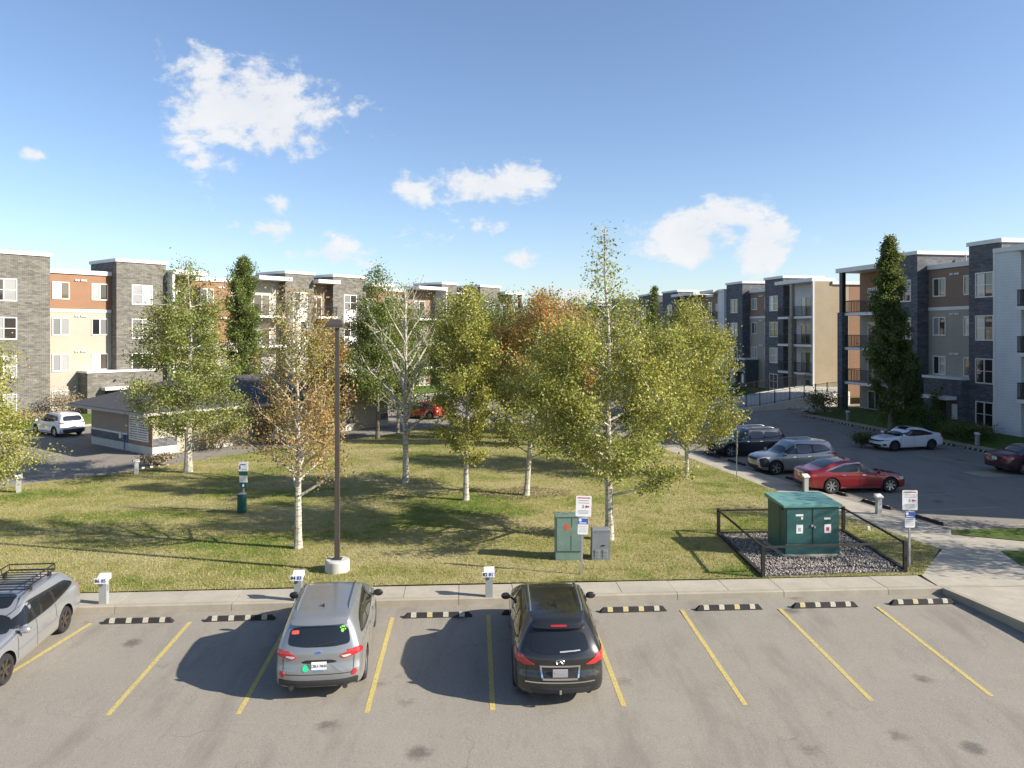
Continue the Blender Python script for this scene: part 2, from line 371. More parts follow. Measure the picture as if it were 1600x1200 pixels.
# ------------------------------------------------------------------ ground
def zlot(x, y): return max(-.41, -.08+(min(y, 22.5)-20.3)*.04)
def kerb_y(x): return 21.26+.0647*x
def lawn_z(x, y): return .155+.55*math.exp(-((x+3)/11)**2-((y-40)/10.5)**2)
def sheet(name, poly, m, z, step=None):
    if step is None:
        mb = MB(); n = len(poly); a = sum(poly[i][0]*poly[(i+1)%n][1]-poly[(i+1)%n][0]*poly[i][1] for i in range(n))
        if a < 0: poly = poly[::-1]
        f = z if callable(z) else (lambda x, y: z)
        mb.add([(x, y, f(x, y)) for x, y in poly], [tuple(range(n))]); return struct(mb.obj(name, m))
    B = []
    for i in range(len(poly)):
        a, b = poly[i], poly[(i+1) % len(poly)]; k = max(1, int(math.dist(a, b)/step))
        B += [(a[0]+(b[0]-a[0])*t/k, a[1]+(b[1]-a[1])*t/k) for t in range(k)]
    nb = len(B); xs = [p[0] for p in B]; ys = [p[1] for p in B]; pts = list(B)
    for x in np.arange(min(xs), max(xs), step):
        for y in np.arange(min(ys), max(ys), step):
            ins = False
            for i in range(nb):
                (x1, y1), (x2, y2) = B[i], B[i-1]
                if (y1 > y) != (y2 > y) and x < (x2-x1)*(y-y1)/(y2-y1)+x1: ins = not ins
            if ins: pts.append((x+random.uniform(-.1, .1)*step, y+random.uniform(-.1, .1)*step))
    r = delaunay_2d_cdt([Vector(p) for p in pts], [(i, (i+1) % nb) for i in range(nb)], [], 1, 1e-5)
    mb = MB(); mb.add([(p.x, p.y, z(p.x, p.y)) for p in r[0]], [tuple(f) if (Vector(r[0][f[1]])-r[0][f[0]]).cross(Vector(r[0][f[2]])-r[0][f[0]]) > 0 else tuple(f)[::-1] for f in r[2]])
    return struct(mb.obj(name, m, smooth=True))
sheet('ground', [(-900,-300),(900,-300),(900,1500),(-900,1500)], 'grass_green', -.62)
# asphalt: the near lot falls towards the drain, the far lots lie level
mb = MB(); ys = [-14, 4, 12, 14, 16, 18, 20, 22.2]
mb.add([(x, y+(.0647*x if y > 20 else 0), zlot(x, y)) for y in ys for x in (-60, -20, 0, 14, 45)], [(i*5+k, i*5+k+1, i*5+k+6, i*5+k+5) for i in range(len(ys)-1) for k in range(4)])
near_lot = struct(mb.obj('near_parking_lot', 'asphalt_near'))
sheet('far_parking_lot', [(-75,17.5),(-62,17.4),(12.3,22.2),(60,25),(60,170),(-75,170)], 'asphalt_far', 0)
# lawn
LAWN = [(-45, kerb_y(-45)+1.11), (12.4, 23.18), (14.5, 26.0), (14.1, 27.3), (12.1, 34.9), (10.2, 43.7), (9.3, 48), (6.5, 56), (0.5, 61), (-5.4, 59.3), (-9.7, 53), (-14.6, 47.4),
        (-18, 43.3), (-19.9, 40.0), (-21.9, 38.2), (-24.2, 36), (-34, 30.5), (-45, 26)]
lawn = sheet('lawn', LAWN, 'grass', lawn_z, .9)
def inpoly(x, y, P):
    c = False
    for i in range(len(P)):
        (x1, y1), (x2, y2) = P[i], P[i-1]
        if (y1 > y) != (y2 > y) and x < (x2-x1)*(y-y1)/(y2-y1)+x1: c = not c
    return c
def inpoly_np(x, y, P):
    c = np.zeros(len(x), bool)
    for i in range(len(P)):
        (x1, y1), (x2, y2) = P[i], P[i-1]
        if y1 == y2: continue
        c ^= ((y1 > y) != (y2 > y)) & (x < (x2-x1)*(y-y1)/(y2-y1)+x1)
    return c
PAD = [(7.50, 22.95), (12.0, 23.45), (12.1, 28.05), (7.45, 27.7)]
def blades(name, label, P, n, zf, m, hmin, hmax, wd, flat=False, ymax=99, avoid=None, bias=1.0):
    xs = np.array([p[0] for p in P]); ysn = np.array([p[1] for p in P])
    x = np.random.uniform(max(xs.min(), -30), min(xs.max(), 26), n*3); y = ysn.min()+(min(ysn.max(), ymax)-ysn.min())*np.random.rand(n*3)**bias
    k = inpoly_np(x, y, P) & (np.abs(x) < .72*y+1)
    if avoid: k &= ~inpoly_np(x, y, avoid)
    x, y = x[k][:n], y[k][:n]; n = len(x)
    z = zf(x, y); a = np.random.rand(n)*6.283; h = np.random.uniform(hmin, hmax, n); w = np.random.uniform(.6, 1.3, n)*wd
    dx, dy = np.cos(a)*w, np.sin(a)*w; lx, ly = np.random.normal(0, .5, n)*h, np.random.normal(0, .5, n)*h
    if flat:
        V = np.stack([np.stack([x-dx, y-dy, z+.006], 1), np.stack([x+dy*.7, y-dx*.7, z+.004+h], 1), np.stack([x+dx, y+dy, z+.012], 1), np.stack([x-dy*.7, y+dx*.7, z+.008], 1)], 1).reshape(-1, 3)
        F = np.arange(4*n).reshape(-1, 4)
    else:
        V = np.stack([np.stack([x-dx, y-dy, z-.01], 1), np.stack([x+dx, y+dy, z-.01], 1), np.stack([x+lx, y+ly, z+h], 1)], 1).reshape(-1, 3)
        F = np.arange(3*n).reshape(-1, 3)
    o = link(name, np_mesh(name, V, F, m)); return tag(o, label, 'grass' if not flat else 'leaves', kind='stuff')
lz = lambda x, y: .155+.55*np.exp(-((x+3)/11)**2-((y-40)/10.5)**2)
blades('grass_blades', 'short half dry grass blades covering the lawn', LAWN, 230000, lz, 'grass_blade', .025, .065, .011, bias=1.7, avoid=PAD)
blades('fallen_leaves', 'scattered pale yellow fallen leaves on the lawn', LAWN, 2600, lz, 'leaf_yellow', .01, .03, .03, True)
blades('leaf_litter', 'brown leaf litter patch under the leaning aspen', [(-1.6,32.6),(.2,32.2),(2.4,33.0),(2.6,34.0),(.6,34.6),(-1.2,33.6)], 1500, lz, 'leaf_dry', .01, .04, .04, True)
# kerb, sidewalk and walkways, slab by slab
side = struct(MB().prism([(-45, kerb_y(-45)+.02), (12.3, kerb_y(12.3)+.02), (12.3, kerb_y(12.3)+1.16), (-45, kerb_y(-45)+1.16)], -.4, .112).obj('sidewalk', 'joint'))
for i in range(37):
    x0 = -44.3+i*1.53; x1 = x0+1.515
    p = lambda x, d: (x-.0647*d, kerb_y(x)+d)
    MB().prism([p(x0, .19), p(x1, .19), p(x1, 1.165), p(x0, 1.165)], -.1, .14+random.uniform(-.004, .004)).obj('slab', 'concrete', side)
for i in range(19):
    x0 = -44.3+i*3.06; x1 = x0+3.045
    mb = MB(); y = [kerb_y(x0), kerb_y(x1)]
    prof = [(-.02, -.3), (0, -.05), (.02, .115), (.06, .142), (.18, .145), (.18, -.3)]
    mb.add([(x0-.0647*d, y[0]+d, z) for d, z in prof]+[(x1-.0647*d, y[1]+d, z) for d, z in prof], [(k, k+6, (k+1) % 6+6, (k+1) % 6) for k in range(6)]+[(0,1,2,3,4,5), (11,10,9,8,7,6)])
    mb.obj('kerb_stone', 'kerb_concrete', side)
# sidewalk along the right lot
rs = struct(MB().prism([(16.1,28.45), (11.3,45.8), (10.4,49), (9.4,48.6), (10.3,43.7), (12.2,34.9), (14.15,27.35)], -.2, .11).obj('lot_sidewalk', 'joint'))
Lp = [(14.13,27.3), (12.13,34.9), (10.22,43.7), (9.3,48.4)]; Rp = [(16.15,28.45), (14.15,35.4), (11.85,44), (10.5,49)]
def along(P, t):
    d = [0]
    for a, b in zip(P, P[1:]): d.append(d[-1]+math.dist(a, b))
    q = t*d[-1]
    for i in range(len(P)-1):
        if q <= d[i+1]+1e-9:
            s = (q-d[i])/(d[i+1]-d[i]); return (P[i][0]+(P[i+1][0]-P[i][0])*s, P[i][1]+(P[i+1][1]-P[i][1])*s)
for i in range(14):
    t0, t1 = i/14, (i+.99)/14
    MB().prism([along(Lp, t0), along(Rp, t0), along(Rp, t1), along(Lp, t1)], -.1, .14+random.uniform(-.003, .003)).obj('slab', 'concrete', rs)
wk = struct(MB().prism([(12.33,22.1), (32,23.3), (32,29.3), (16.2,28.6), (14.1,27.3), (14.55,25.98), (12.38,23.25)], -.2, .142).obj('walkway', 'concrete'))
pn = struct(MB().prism([(12.37,22.05), (12.62,21.0), (13.0,19.2), (13.9,14), (32,14), (32,23.28)], -.7, .135).obj('corner_apron', 'concrete'))
for a, b in (((13.2,19.6),(30,20.5)), ((15.2,14.2),(15.0,22.2)), ((19,14.2),(18.8,22.4))):
    MB().tube([(a[0], a[1], .132), (b[0], b[1], .132)], .008, 4).obj('joint', 'joint', pn)
for i in range(4):
    P = [(12.37,22.05), (12.62,21.0), (13.0,19.2), (13.45,16.6), (13.9,14)]
    a, b = P[i], P[i+1]; q = (b[0]-a[0], b[1]-a[1]); l = math.hypot(*q); n = (-q[1]/l, q[0]/l); e = .006
    a = (a[0]+q[0]*e, a[1]+q[1]*e)
    MB().prism([(a[0]-n[0]*.03, a[1]-n[1]*.03), (b[0]-n[0]*.03, b[1]-n[1]*.03), (b[0]+n[0]*.14, b[1]+n[1]*.14), (a[0]+n[0]*.14, a[1]+n[1]*.14)], -.5, .15).obj('kerb_stone', 'kerb_concrete', pn)
sheet('grass_island', [(16.3,28.45), (15.95,27.8), (17.9,26.95), (24,26.6), (32,26.9), (32,29.1), (20,28.75)], 'grass_green', .165)
sheet('grass_island', [(16.4,25.75), (16.0,24.1), (24,23.6), (32,23.9), (32,25.9), (24,25.7)], 'grass_green', .165)
# lane kerb on the left of the lawn
P = LAWN[8:17]
lk = struct(MB().tube([(x, y, .0) for x, y in P], .01, 4).obj('lane_kerb', 'kerb_concrete'))
for a, b in zip(P, P[1:]):
    k = max(1, int(math.dist(a, b)/3))
    for i in range(k):
        q0 = (a[0]+(b[0]-a[0])*(i+.004)/k, a[1]+(b[1]-a[1])*(i+.004)/k); q1 = (a[0]+(b[0]-a[0])*(i+.996)/k, a[1]+(b[1]-a[1])*(i+.996)/k)
        d = Vector((b[0]-a[0], b[1]-a[1])).normalized(); n = (d.y, -d.x)
        MB().prism([q0, q1, (q1[0]+n[0]*.3, q1[1]+n[1]*.3), (q0[0]+n[0]*.3, q0[1]+n[1]*.3)], -.1, .15).obj('kerb_stone', 'kerb_concrete', lk)
# berms in front of the buildings
AP, AD = (-39.2, 61.5), (.6203, .7844); AN = (AD[1], -AD[0])
BD = (.18, -.9837); BN = (-.9837, -.18); BP = (32.8, 60.0); CP = (30.9, 91.0)
def uv(P, D, N, u, o): return (P[0]+D[0]*u+N[0]*o, P[1]+D[1]*u+N[1]*o)
BASE = .68
def berm(name, P, D, N, u0, u1, out, drop=.14):
    a, b, c, d = uv(P, D, N, u0, out), uv(P, D, N, u1, out), uv(P, D, N, u1, out*.45), uv(P, D, N, u0, out*.45); e, f = uv(P, D, N, u1, -22), uv(P, D, N, u0, -22)
    mb = MB(); mb.add([(*a, drop), (*b, drop), (*c, BASE), (*d, BASE), (*e, BASE), (*f, BASE), (*a, -.1), (*b, -.1)], [(0,1,2,3), (3,2,4,5), (6,7,1,0)])
    o = struct(mb.obj(name, 'grass_green'))
    n = int(abs(u1-u0)/3)
    for i in range(n):
        q0, q1 = u0+(u1-u0)*(i+.004)/n, u0+(u1-u0)*(i+.996)/n
        MB().prism([uv(P, D, N, q0, out), uv(P, D, N, q1, out), uv(P, D, N, q1, out+.22), uv(P, D, N, q0, out+.22)], -.1, .15).obj('kerb_stone', 'kerb_concrete', o)
berm('building_berm', AP, AD, AN, -14, 66, 4.6)
berm('building_berm', BP, BD, BN, -10.2, 36, 4.6)
berm('building_berm', CP, BD, BN, -92, 12.5, 6)
# stall lines, near lot
def ground_strip(name, a, b, w, zf, m, parent, h=.004):
    a, b = Vector(a), Vector(b); d = (b-a).normalized(); n = Vector((-d.y, d.x))*w/2
    k = max(1, int((b-a).length/1.0)); vs = []
    for i in range(k+1):
        p = a+(b-a)*i/k
        for s in (-1, 1): q = p+n*s; vs.append((q.x, q.y, zf(q.x, q.y)+h))
    return MB().add(vs, [(2*i, 2*i+1, 2*i+3, 2*i+2)[::-1] for i in range(k)]).obj(name, m, parent)
def zl(x, y): return -.08+(y-20.3)*.04
def GL(px, py):
    y = 20.
    for _ in range(12): x, y = G(px, py, zl(0, y))
    return (x, y)
for a, b in (((142,974),(-10,1068)), ((297,972),(168,1118)), ((455,968),(372,1116)), ((613,965),(573,1114)), ((763,961),(770,1110)), ((918,955),(975,1104)), ((1065,953),(1165,1102)), ((1218,951),(1362,1095)), ((1370,948),(1550,1088))):
    ground_strip('stall_line', GL(*a), GL(*b), .11, lambda x, y: max(-.41, zl(x, y)), 'paint_yellow', near_lot)
far_lot = bpy.data.objects['far_parking_lot']
for k in range(8):                                        # pale worn lines of the right lot
    p0 = (16.25-.268*(2.75*k+.3), 28.9+.963*(2.75*k+.3))
    ground_strip('stall_line', (p0[0]+.5, p0[1]+.1), (p0[0]+5.6, p0[1]+1.0), .1, lambda x, y: 0, 'paint_pale', far_lot)
for k in range(10):
    p0 = uv(BP, BD, BN, 17.5-2.7*k, 5.2); ground_strip('stall_line', p0, (p0[0]-5.2, p0[1]-.95), .1, lambda x, y: 0, 'paint_pale', far_lot)
ground_strip('centre_line', (24.6,46.5), (31.5,33), .28, lambda x, y: 0, 'paint_pale', far_lot)
MB().prism([(24.3,39.6), (26.2,39.9), (26.0,41.3), (24.0,41.0)], -.01, .004).obj('asphalt_patch', 'paint_pale', far_lot)

# ------------------------------------------------------------------ parking furniture
def stop_meshes():
    mb = MB(); L, w, h = 1.83, .16, .115
    mb.add([(-L/2,-w/2,0),(L/2,-w/2,0),(L/2,w/2,0),(-L/2,w/2,0),(-L/2+.1,-w/2+.045,h),(L/2-.1,-w/2+.045,h),(L/2-.1,w/2-.045,h),(-L/2+.1,w/2-.045,h)], [(0,3,2,1),(4,5,6,7),(0,1,5,4),(1,2,6,5),(2,3,7,6),(3,0,4,7)])
    body = mb.mesh('wheel_stop', 'rubber', False)
    p = MB(); s = .045/h
    p.add([(-.07,-w/2-.004+.02*s,.02),(.07,-w/2-.004+.02*s,.02),(.07,-w/2-.004+s*(h-.006),h-.006),(-.07,-w/2-.004+s*(h-.006),h-.006),(-.07,-w/2+.05,h+.004),(.07,-w/2+.05,h+.004),(.07,w/2-.05,h+.004),(-.07,w/2-.05,h+.004)], [(0,1,2,3),(3,2,5,4),(4,5,6,7)])
    return body, p.mesh('reflector_patch', 'patch_pale'), p.mesh('reflector_patch', 'patch_yellow')
SB, SP, SY = stop_meshes()
def wheel_stop(x, y, z, rz, label, group, k=4):
    o = tag(link('wheel_stop', SB, None, (x, y, z), (0, 0, rz)), label, 'wheel stop', group)
    for i in range(k): link('reflector_patch', random.choice([SP, SP, SY]), o, (-.64+i*.425, 0, 0), None)
A0 = math.atan(.0647)
lab = ['beside the silver estate car', 'at the stall left of the grey crossover', 'in front of the grey crossover', 'at the empty stall between the two parked crossovers', 'in front of the black crossover', 'right beside the black crossover stall', 'in front of the green transformer fence left end', 'in front of the green transformer gravel bed', 'at the last stall beside the raised concrete corner']
for (x0, x1, py), l in zip(((158,270,974), (318,430,970), (472,584,968), (628,740,965), (782,892,960), (935,1045,956), (1087,1193,953), (1238,1342,949), (1391,1494,944)), lab):
    x, y = GL((x0+x1)/2, py); wheel_stop(x, y+.06, zl(x, y), A0+random.uniform(-.015, .015), 'black rubber wheel stop '+l, 'wheel stops of the near lot')
for k in range(7):
    q = 1.55+2.75*k; wheel_stop(16.35-.268*q+.55, 28.9+.963*q+.1, 0, math.atan2(.963, -.268), 'black wheel stop with pale patches '+['beside the grass island', 'beside the plug post before the blue permit sign', 'behind the red sedan', 'between the red sedan and the steel grey crossover', 'before the steel grey crossover', 'between the steel grey and navy crossovers', 'before the navy crossover'][k], 'wheel stops along the right lot sidewalk')
for k in range(10):
    p = uv(BP, BD, BN, 16.2-2.7*k, 5.6); wheel_stop(p[0], p[1], 0, math.atan2(*BD[::-1]), {0: 'black wheel stop at the stall beside the maroon sedan', 2: 'black wheel stop behind the white sedan', 1: 'black wheel stop between the white sedan and the maroon sedan'}.get(k, 'black wheel stop along the kerb between white sedan and ramp'), 'wheel stops before the dark brick building')
for (px, py) in ((60,762),(140,754),(195,746),(250,733),(480,703)):
    x, y = G(px, py); wheel_stop(x-.45, y+.45, 0, math.atan2(.62, .78) if px > 200 else .55, 'wheel stop along the curved lane kerb beside the lawn', 'wheel stops along the lane kerb')
def pedestal(x, y, z, label, group=None, nums=None, rz=A0):
    o = thing('parking_plug_post', label, 'plug post', (x, y, z), rz, group)
    MB().bbox(-.1, .1, -.07, .09, -.01, .68, .01).obj('post', 'pedestal', o)
    mb = MB(); mb.add([(-.14,-.11,.66),(.15,-.11,.66),(.15,.11,.66),(-.14,.11,.66),(-.14,-.11,.7),(.15,-.11,.7),(.15,.11,.8),(-.14,.11,.8)], [(0,3,2,1),(4,5,6,7),(0,1,5,4),(1,2,6,5),(2,3,7,6),(3,0,4,7)]); mb.obj('cap', 'pedestal_light', o)
    MB().box(.1, .108, -.03, .05, .34, .5).obj('outlet', 'grey_box', o)
    if nums:
        MB().box(-.19, .15, -.135, -.115, .58, .72).obj('number_plate', 'plate_white', o)
        for i, s in enumerate(nums):
            t = link('number', text_mesh(s, .13, 'ink_black' if i == 0 else 'ink_blue', .004), o, (-.11+.165*i, -.138, .65), (R(90), 0, 0))
for (px, py, n, l) in ((162,943,('86','85'),'grey plug post numbered 86 85 beside the silver estate car'), (466,938,('84','83'),'grey plug post numbered 84 83 in front of the grey crossover'), (764,932,('82','81'),'grey plug post numbered 82 81 left of the black crossover')):
    x, y = G(px, py, .14); pedestal(x, y, .138, l, 'numbered plug posts on the near sidewalk', n)
for (px, py, z, l) in ((1259,768,.14,'grey plug post on the sidewalk beside the red sedan'), (1373,803,.14,'grey plug post on the sidewalk before the white and blue parking sign'), (213,742,.15,'weathered plug post at the lane kerb near the low garage'), (29,770,.15,'pale plug post at the lane kerb under the overhanging leaves'),
                   (1271,645,.2,'plug post on the grass strip beside the ramp shrub'), (1325,657,.2,'plug post on the grass strip between ramp shrub and tall poplar'), (1527,695,.2,'plug post on the grass before the white siding corner')):
    x, y = G(px, py, z); pedestal(x, y, z, l, 'plain plug posts', None, math.atan2(*BD[::-1])+R(90) if px > 1000 else .6)
def sign(x, y, z, rz, label, lean=0):
    o = thing('parking_sign', label, 'sign', (x, y, z), rz); o.rotation_euler[1] = lean
    MB().bbox(-.03, .03, -.02, .02, -.1, 2.35, .004).obj('post', 'steel', o)
    def board(nm, w, h, zc):
        mb = MB(); c = .035; pts = []
        for sx, sz, a0 in ((1,1,0),(-1,1,90),(-1,-1,180),(1,-1,270)):
            for k in range(4): t = R(a0+k*30); pts.append((sx*(w/2-c)+c*math.cos(t), sz*(h/2-c)+c*math.sin(t)))
        n = len(pts); mb.add([(px, -.035, zc+pz) for px, pz in pts]+[(px, -.025, zc+pz) for px, pz in pts], [tuple(range(n))[::-1], tuple(range(n, 2*n))]+[(i, (i+1) % n, n+(i+1) % n, n+i) for i in range(n)])
        return mb.obj(nm, 'plate_white', o)
    b = board('warning_board', .47, .62, 2.1); c = board('permit_board', .31, .5, 1.5)
    for zc, w, m, h in ((2.35,.38,'ink_red',.028), (2.27,.32,'ink_grey',.02), (2.2,.34,'ink_grey',.018), (1.97,.3,'ink_grey',.015), (1.93,.33,'ink_grey',.015), (1.89,.28,'ink_grey',.015)):
        MB().box(-w/2, w/2, -.039, -.035, zc-h/2, zc+h/2).obj('text_line', m, b)
    mb = MB(); mb.add([(.04,-.04,2.09),(.1,-.04,2.14),(.1,-.04,2.11),(.17,-.04,2.11),(.17,-.04,2.07),(.1,-.04,2.07),(.1,-.04,2.04)], [(0,6,5,4,3,2,1)]); mb.obj('arrow', 'ink_red', b)
    MB().box(-.03, .015, -.039, -.035, 2.04, 2.14).obj('pictogram', 'ink_grey', b)
    MB().box(-.15, .15, -.039, -.035, 1.56, 1.735).obj('blue_panel', 'ink_blue', c)
    MB().lathe([(.045,-.002),(.045,.002)], 14, 'z').obj('roundel', 'plate_white', c).matrix_local = Matrix.Translation((-.09,-.041,1.68)) @ Matrix.Rotation(R(90), 4, 'X')
    MB().box(-.12, .1, -.043, -.039, 1.585, 1.61).obj('text_line', 'plate_white', c)
    for k in range(4): MB().box(-.12, .12, -.039, -.035, 1.33+k*.055, 1.342+k*.055).obj('text_line', 'ink_grey', c)
x, y = G(908, 899, .16); sign(x, y, .15, .02, 'white parking sign over blue permit plate before the green utility cabinet', R(2))
x, y = G(1421, 886, .16); sign(x, y, .15, -.02, 'white parking sign over blue permit plate beside the transformer fence')
x, y = G(1151, 750, .15); sign(x, y, .15, R(78), 'parking sign seen edge on beside the silver crossover')

# lamp post
x, y = G(527, 893, .17); o = thing('lamp_post', 'tall brown square lamp post on a white concrete base', 'lamp post', (x, y, .15), .05)
MB().lathe([(.37,-.2),(.37,.36),(.33,.40),(0.01,.40)], 28).obj('concrete_base', 'concrete_white', o, True)
MB().box(-.14, .14, -.14, .14, .40, .425).obj('base_plate', 'metal_brown', o)
mb = MB(); mb.add([(s*w, t*w, z) for z, w in ((.42,.075),(7.55,.055)) for s, t in ((-1,-1),(1,-1),(1,1),(-1,1))], [(0,1,5,4),(1,2,6,5),(2,3,7,6),(3,0,4,7),(4,5,6,7)]); mb.obj('pole', 'metal_brown', o)
mb = MB(); mb.add([(-.33,-.2,7.48),(.2,-.2,7.48),(.2,.2,7.48),(-.33,.2,7.48),(-.33,-.2,7.56),(.2,-.2,7.56),(.2,.2,7.56),(-.33,.2,7.56),(-.2,-.12,7.72),(.12,-.12,7.72),(.12,.12,7.72),(-.2,.12,7.72)], [(0,3,2,1),(8,9,10,11)]+[(a,(a+1)%4,4+(a+1)%4,4+a) for a in range(4)]+[(4+a,4+(a+1)%4,8+(a+1)%4,8+a) for a in range(4)]); mb.obj('lamp_head', 'metal_brown', o)
MB().box(-.27, .1, -.15, .15, 7.465, 7.478).obj('lens', 'lamp_clear', o)

# dog waste station
x, y = G(378, 801, .3); z = lawn_z(x, y); o = thing('dog_waste_station', 'dog waste station with green bin and notice boards on the lawn', 'waste station', (x, y, z), 0)
MB().lathe([(.17,0),(.18,.03),(.18,.68),(.19,.69),(.19,.73),(.05,.76)], 22).obj('bin', 'bin_green', o, True)
MB().lathe([(.19,.735),(.195,.75),(.03,.79)], 22).obj('bin_lid', 'grey_box', o, True)
MB().bbox(-.025, .025, .19, .23, -.05, 2.0, .004).obj('post', 'steel', o)
b = MB().box(-.18, .18, .15, .19, 1.62, 1.98).obj('notice_board', 'plate_white', o); MB().box(-.12, .1, .145, .15, 1.86, 1.9).obj('text_line', 'ink_blue', b); MB().box(-.15, -.11, .145, .15, 1.7, 1.84).obj('pictogram', 'ink_black', b); MB().box(-.05, .12, .145, .15, 1.68, 1.7).obj('text_line', 'ink_grey', b)
MB().box(-.17, .17, .13, .19, 1.46, 1.6).obj('bag_dispenser', 'bin_green', o)
b = MB().box(-.15, .15, .15, .19, 1.17, 1.43).obj('notice_board', 'pedestal_light', o)
for k in range(3): MB().box(-.11, .1-.05*k, .145, .15, 1.36-.06*k, 1.375-.06*k).obj('text_line', 'ink_grey', b)
b = MB().box(-.15, .15, .15, .19, .95, 1.15).obj('notice_board', 'bin_green', o); MB().box(-.03, .03, .145, .15, 1.0, 1.1).obj('pictogram', 'plate_white', b)

# utility boxes
x, y = G(889, 878, .16); o = thing('utility_cabinet', 'pale green metal utility cabinet with orange warning sticker', 'cabinet', (x, y+.25, .15), R(1.5))
MB().bbox(-.43, .43, -.25, .25, -.02, 1.45, .02).obj('cabinet_body', 'green_pale', o)
MB().box(-.45, .45, -.28, .27, 1.44, 1.475).obj('lid', 'green_pale', o)
MB().box(-.39, .39, -.262, -.25, .36, 1.4).obj('front_door', 'green_pale', o)
for a in ((-.4,.4,.33,.338), (.06,.066,.36,.85), (.08,.086,1.12,1.4)): MB().box(a[0], a[1], -.268, -.262, a[2], a[3]).obj('seam', 'seam', o)
mb = MB(); mb.add([(-.08+.07*math.cos(t), -.266, 1.12+.11*math.sin(t)) for t in np.linspace(0, 6.28, 16)[:-1]], [tuple(range(15))]); mb.obj('warning_sticker', 'orange_red', o)
MB().box(.1, .13, -.266, -.262, .93, .98).obj('lock', 'orange_red', o)
x, y = G(939, 877, .16); o = thing('telecom_pedestal', 'squat grey plastic pedestal with louvred front beside the aspen trunk', 'pedestal', (x, y+.2, .15), R(2))
mb = MB(); mb.add([(s*w, t*d, z) for z, w, d in ((-.02,.3,.22),(.93,.275,.19),(.95,.285,.2),(1.0,.285,.2),(1.02,.26,.18)) for s, t in ((-1,-1),(1,-1),(1,1),(-1,1))], [(i*4+k, i*4+(k+1)%4, i*4+4+(k+1)%4, i*4+4+k) for i in range(4) for k in range(4)]+[(16,17,18,19)]); mb.obj('casing', 'grey_box', o)
for k in range(6):
    for sx in (-1, 1): MB().box(sx*.13-.075, sx*.13+.075, -.228, -.2, .13+k*.045, .15+k*.045).obj('louvre', 'pedestal', o)
MB().box(.02, .12, -.222, -.19, .5, .53).obj('lock', 'car_black', o)
# transformer and its gravel bed
x0, y0 = 8.88, 24.9; ang = math.atan2(.13, 1.8)
o = thing('transformer_box', 'large dark green metal transformer box on a concrete pad', 'transformer', (x0, y0, .2), ang)
MB().bbox(-.12, 1.92, -.12, 1.6, -.1, .07, .01).obj('pad', 'concrete', o)
MB().bbox(0, 1.78, 0, 1.45, .07, 1.66, .01).obj('housing', 'green_box', o)
MB().box(-.012, 1.792, -.012, .02, .07, .42).obj('skirt', 'green_box', o)
mb = MB(); mb.add([(-.09,-.07,1.6),(1.87,-.07,1.6),(1.87,1.52,1.64),(-.09,1.52,1.64),(-.09,-.07,1.665),(1.87,-.07,1.665),(1.87,1.52,1.77),(-.09,1.52,1.77)], [(0,3,2,1),(4,5,6,7),(0,1,5,4),(1,2,6,5),(2,3,7,6),(3,0,4,7)]); mb.obj('lid', 'green_top', o)  # lid green is paler than the housing, painting in the sun on top
for xa in (.03, .905): MB().bbox(xa, xa+.845, -.02, 0, .44, 1.57, .004).obj('door', 'green_box', o)
MB().box(.878, .902, -.03, 0, .44, 1.57).obj('door_seam', 'seam', o)
for xa, za, w, h in ((.32,1.31,.25,.06), (1.27,1.19,.22,.06), (.5,1.2,.06,.08)): MB().box(xa, xa+w, -.026, -.02, za, za+h).obj('label_plate', 'plate_white', o)
for xa in (.34, 1.28):
    b = MB().box(xa, xa+.22, -.026, -.02, .75, 1.03).obj('warning_label', 'plate_white', o); MB().box(xa+.06, xa+.16, -.03, -.026, .82, .94).obj('pictogram', 'ink_grey' if xa < 1 else 'ink_red', b)
MB().bbox(.83, .9, -.05, -.02, .96, 1.03, .005).obj('padlock', 'steel', o); MB().bbox(.93, .97, -.05, -.02, .92, .98, .005).obj('handle', 'steel', o)
MB().box(-.02, 0, .25, .5, 1.45, 1.55).obj('side_vent', 'car_black', o); MB().box(-.006, 0, .45, .47, .1, 1.45).obj('side_seam', 'seam', o)
f = thing('gravel_enclosure', 'low dark timber rail fence framing a gravel bed around the transformer', 'fence', (0, 0, .15))
MB().prism(PAD, -.1, .035).obj('gravel_base', 'gravel_bed', f)
for i in range(4):
    a, b = Vector(PAD[i]), Vector(PAD[(i+1) % 4]); d = (b-a).normalized(); n = Vector((-d.y, d.x))*.06
    if i != 0: MB().prism([a-n, b-n, b+n, a+n], -.1, .12).obj('edge_timber', 'timber', f)
    hh = .95 if i in (1,) else .95
    a2, b2 = a+d*.03, b-d*.03
    mb = MB(); n2 = n*.4
    mb.add([(p.x, p.y, z) for z in (.87, .925) for p in (a2-n2, b2-n2, b2+n2, a2+n2)], [(0,3,2,1),(4,5,6,7),(0,1,5,4),(1,2,6,5),(2,3,7,6),(3,0,4,7)]); mb.obj('rail', 'timber', f)
    MB().bbox(a.x-.052, a.x+.052, a.y-.052, a.y+.052, -.1, .97, .01).obj('post', 'timber', f)
ns = 8500; q = np.random.rand(ns*2, 2)*[5.2, 5.6]+[7.2, 22.7]; q = q[inpoly_np(q[:, 0], q[:, 1], PAD)][:ns]; ns = len(q)
oc = np.array([(1,0,0),(0,1,0),(-1,0,0),(0,-1,0),(0,0,.8),(0,0,-.8)]); V = oc[None]*np.random.uniform(.018, .042, (ns,1,3))
an = np.random.rand(ns)*6.28; cs, sn = np.cos(an)[:, None], np.sin(an)[:, None]
V = np.stack([V[..., 0]*cs-V[..., 1]*sn, V[..., 0]*sn+V[..., 1]*cs, V[..., 2]+np.random.normal(0, .006, (ns, 1))], -1); V[..., :2] += q[:, None]; V[..., 2] += .05+np.random.rand(ns, 1)*.02
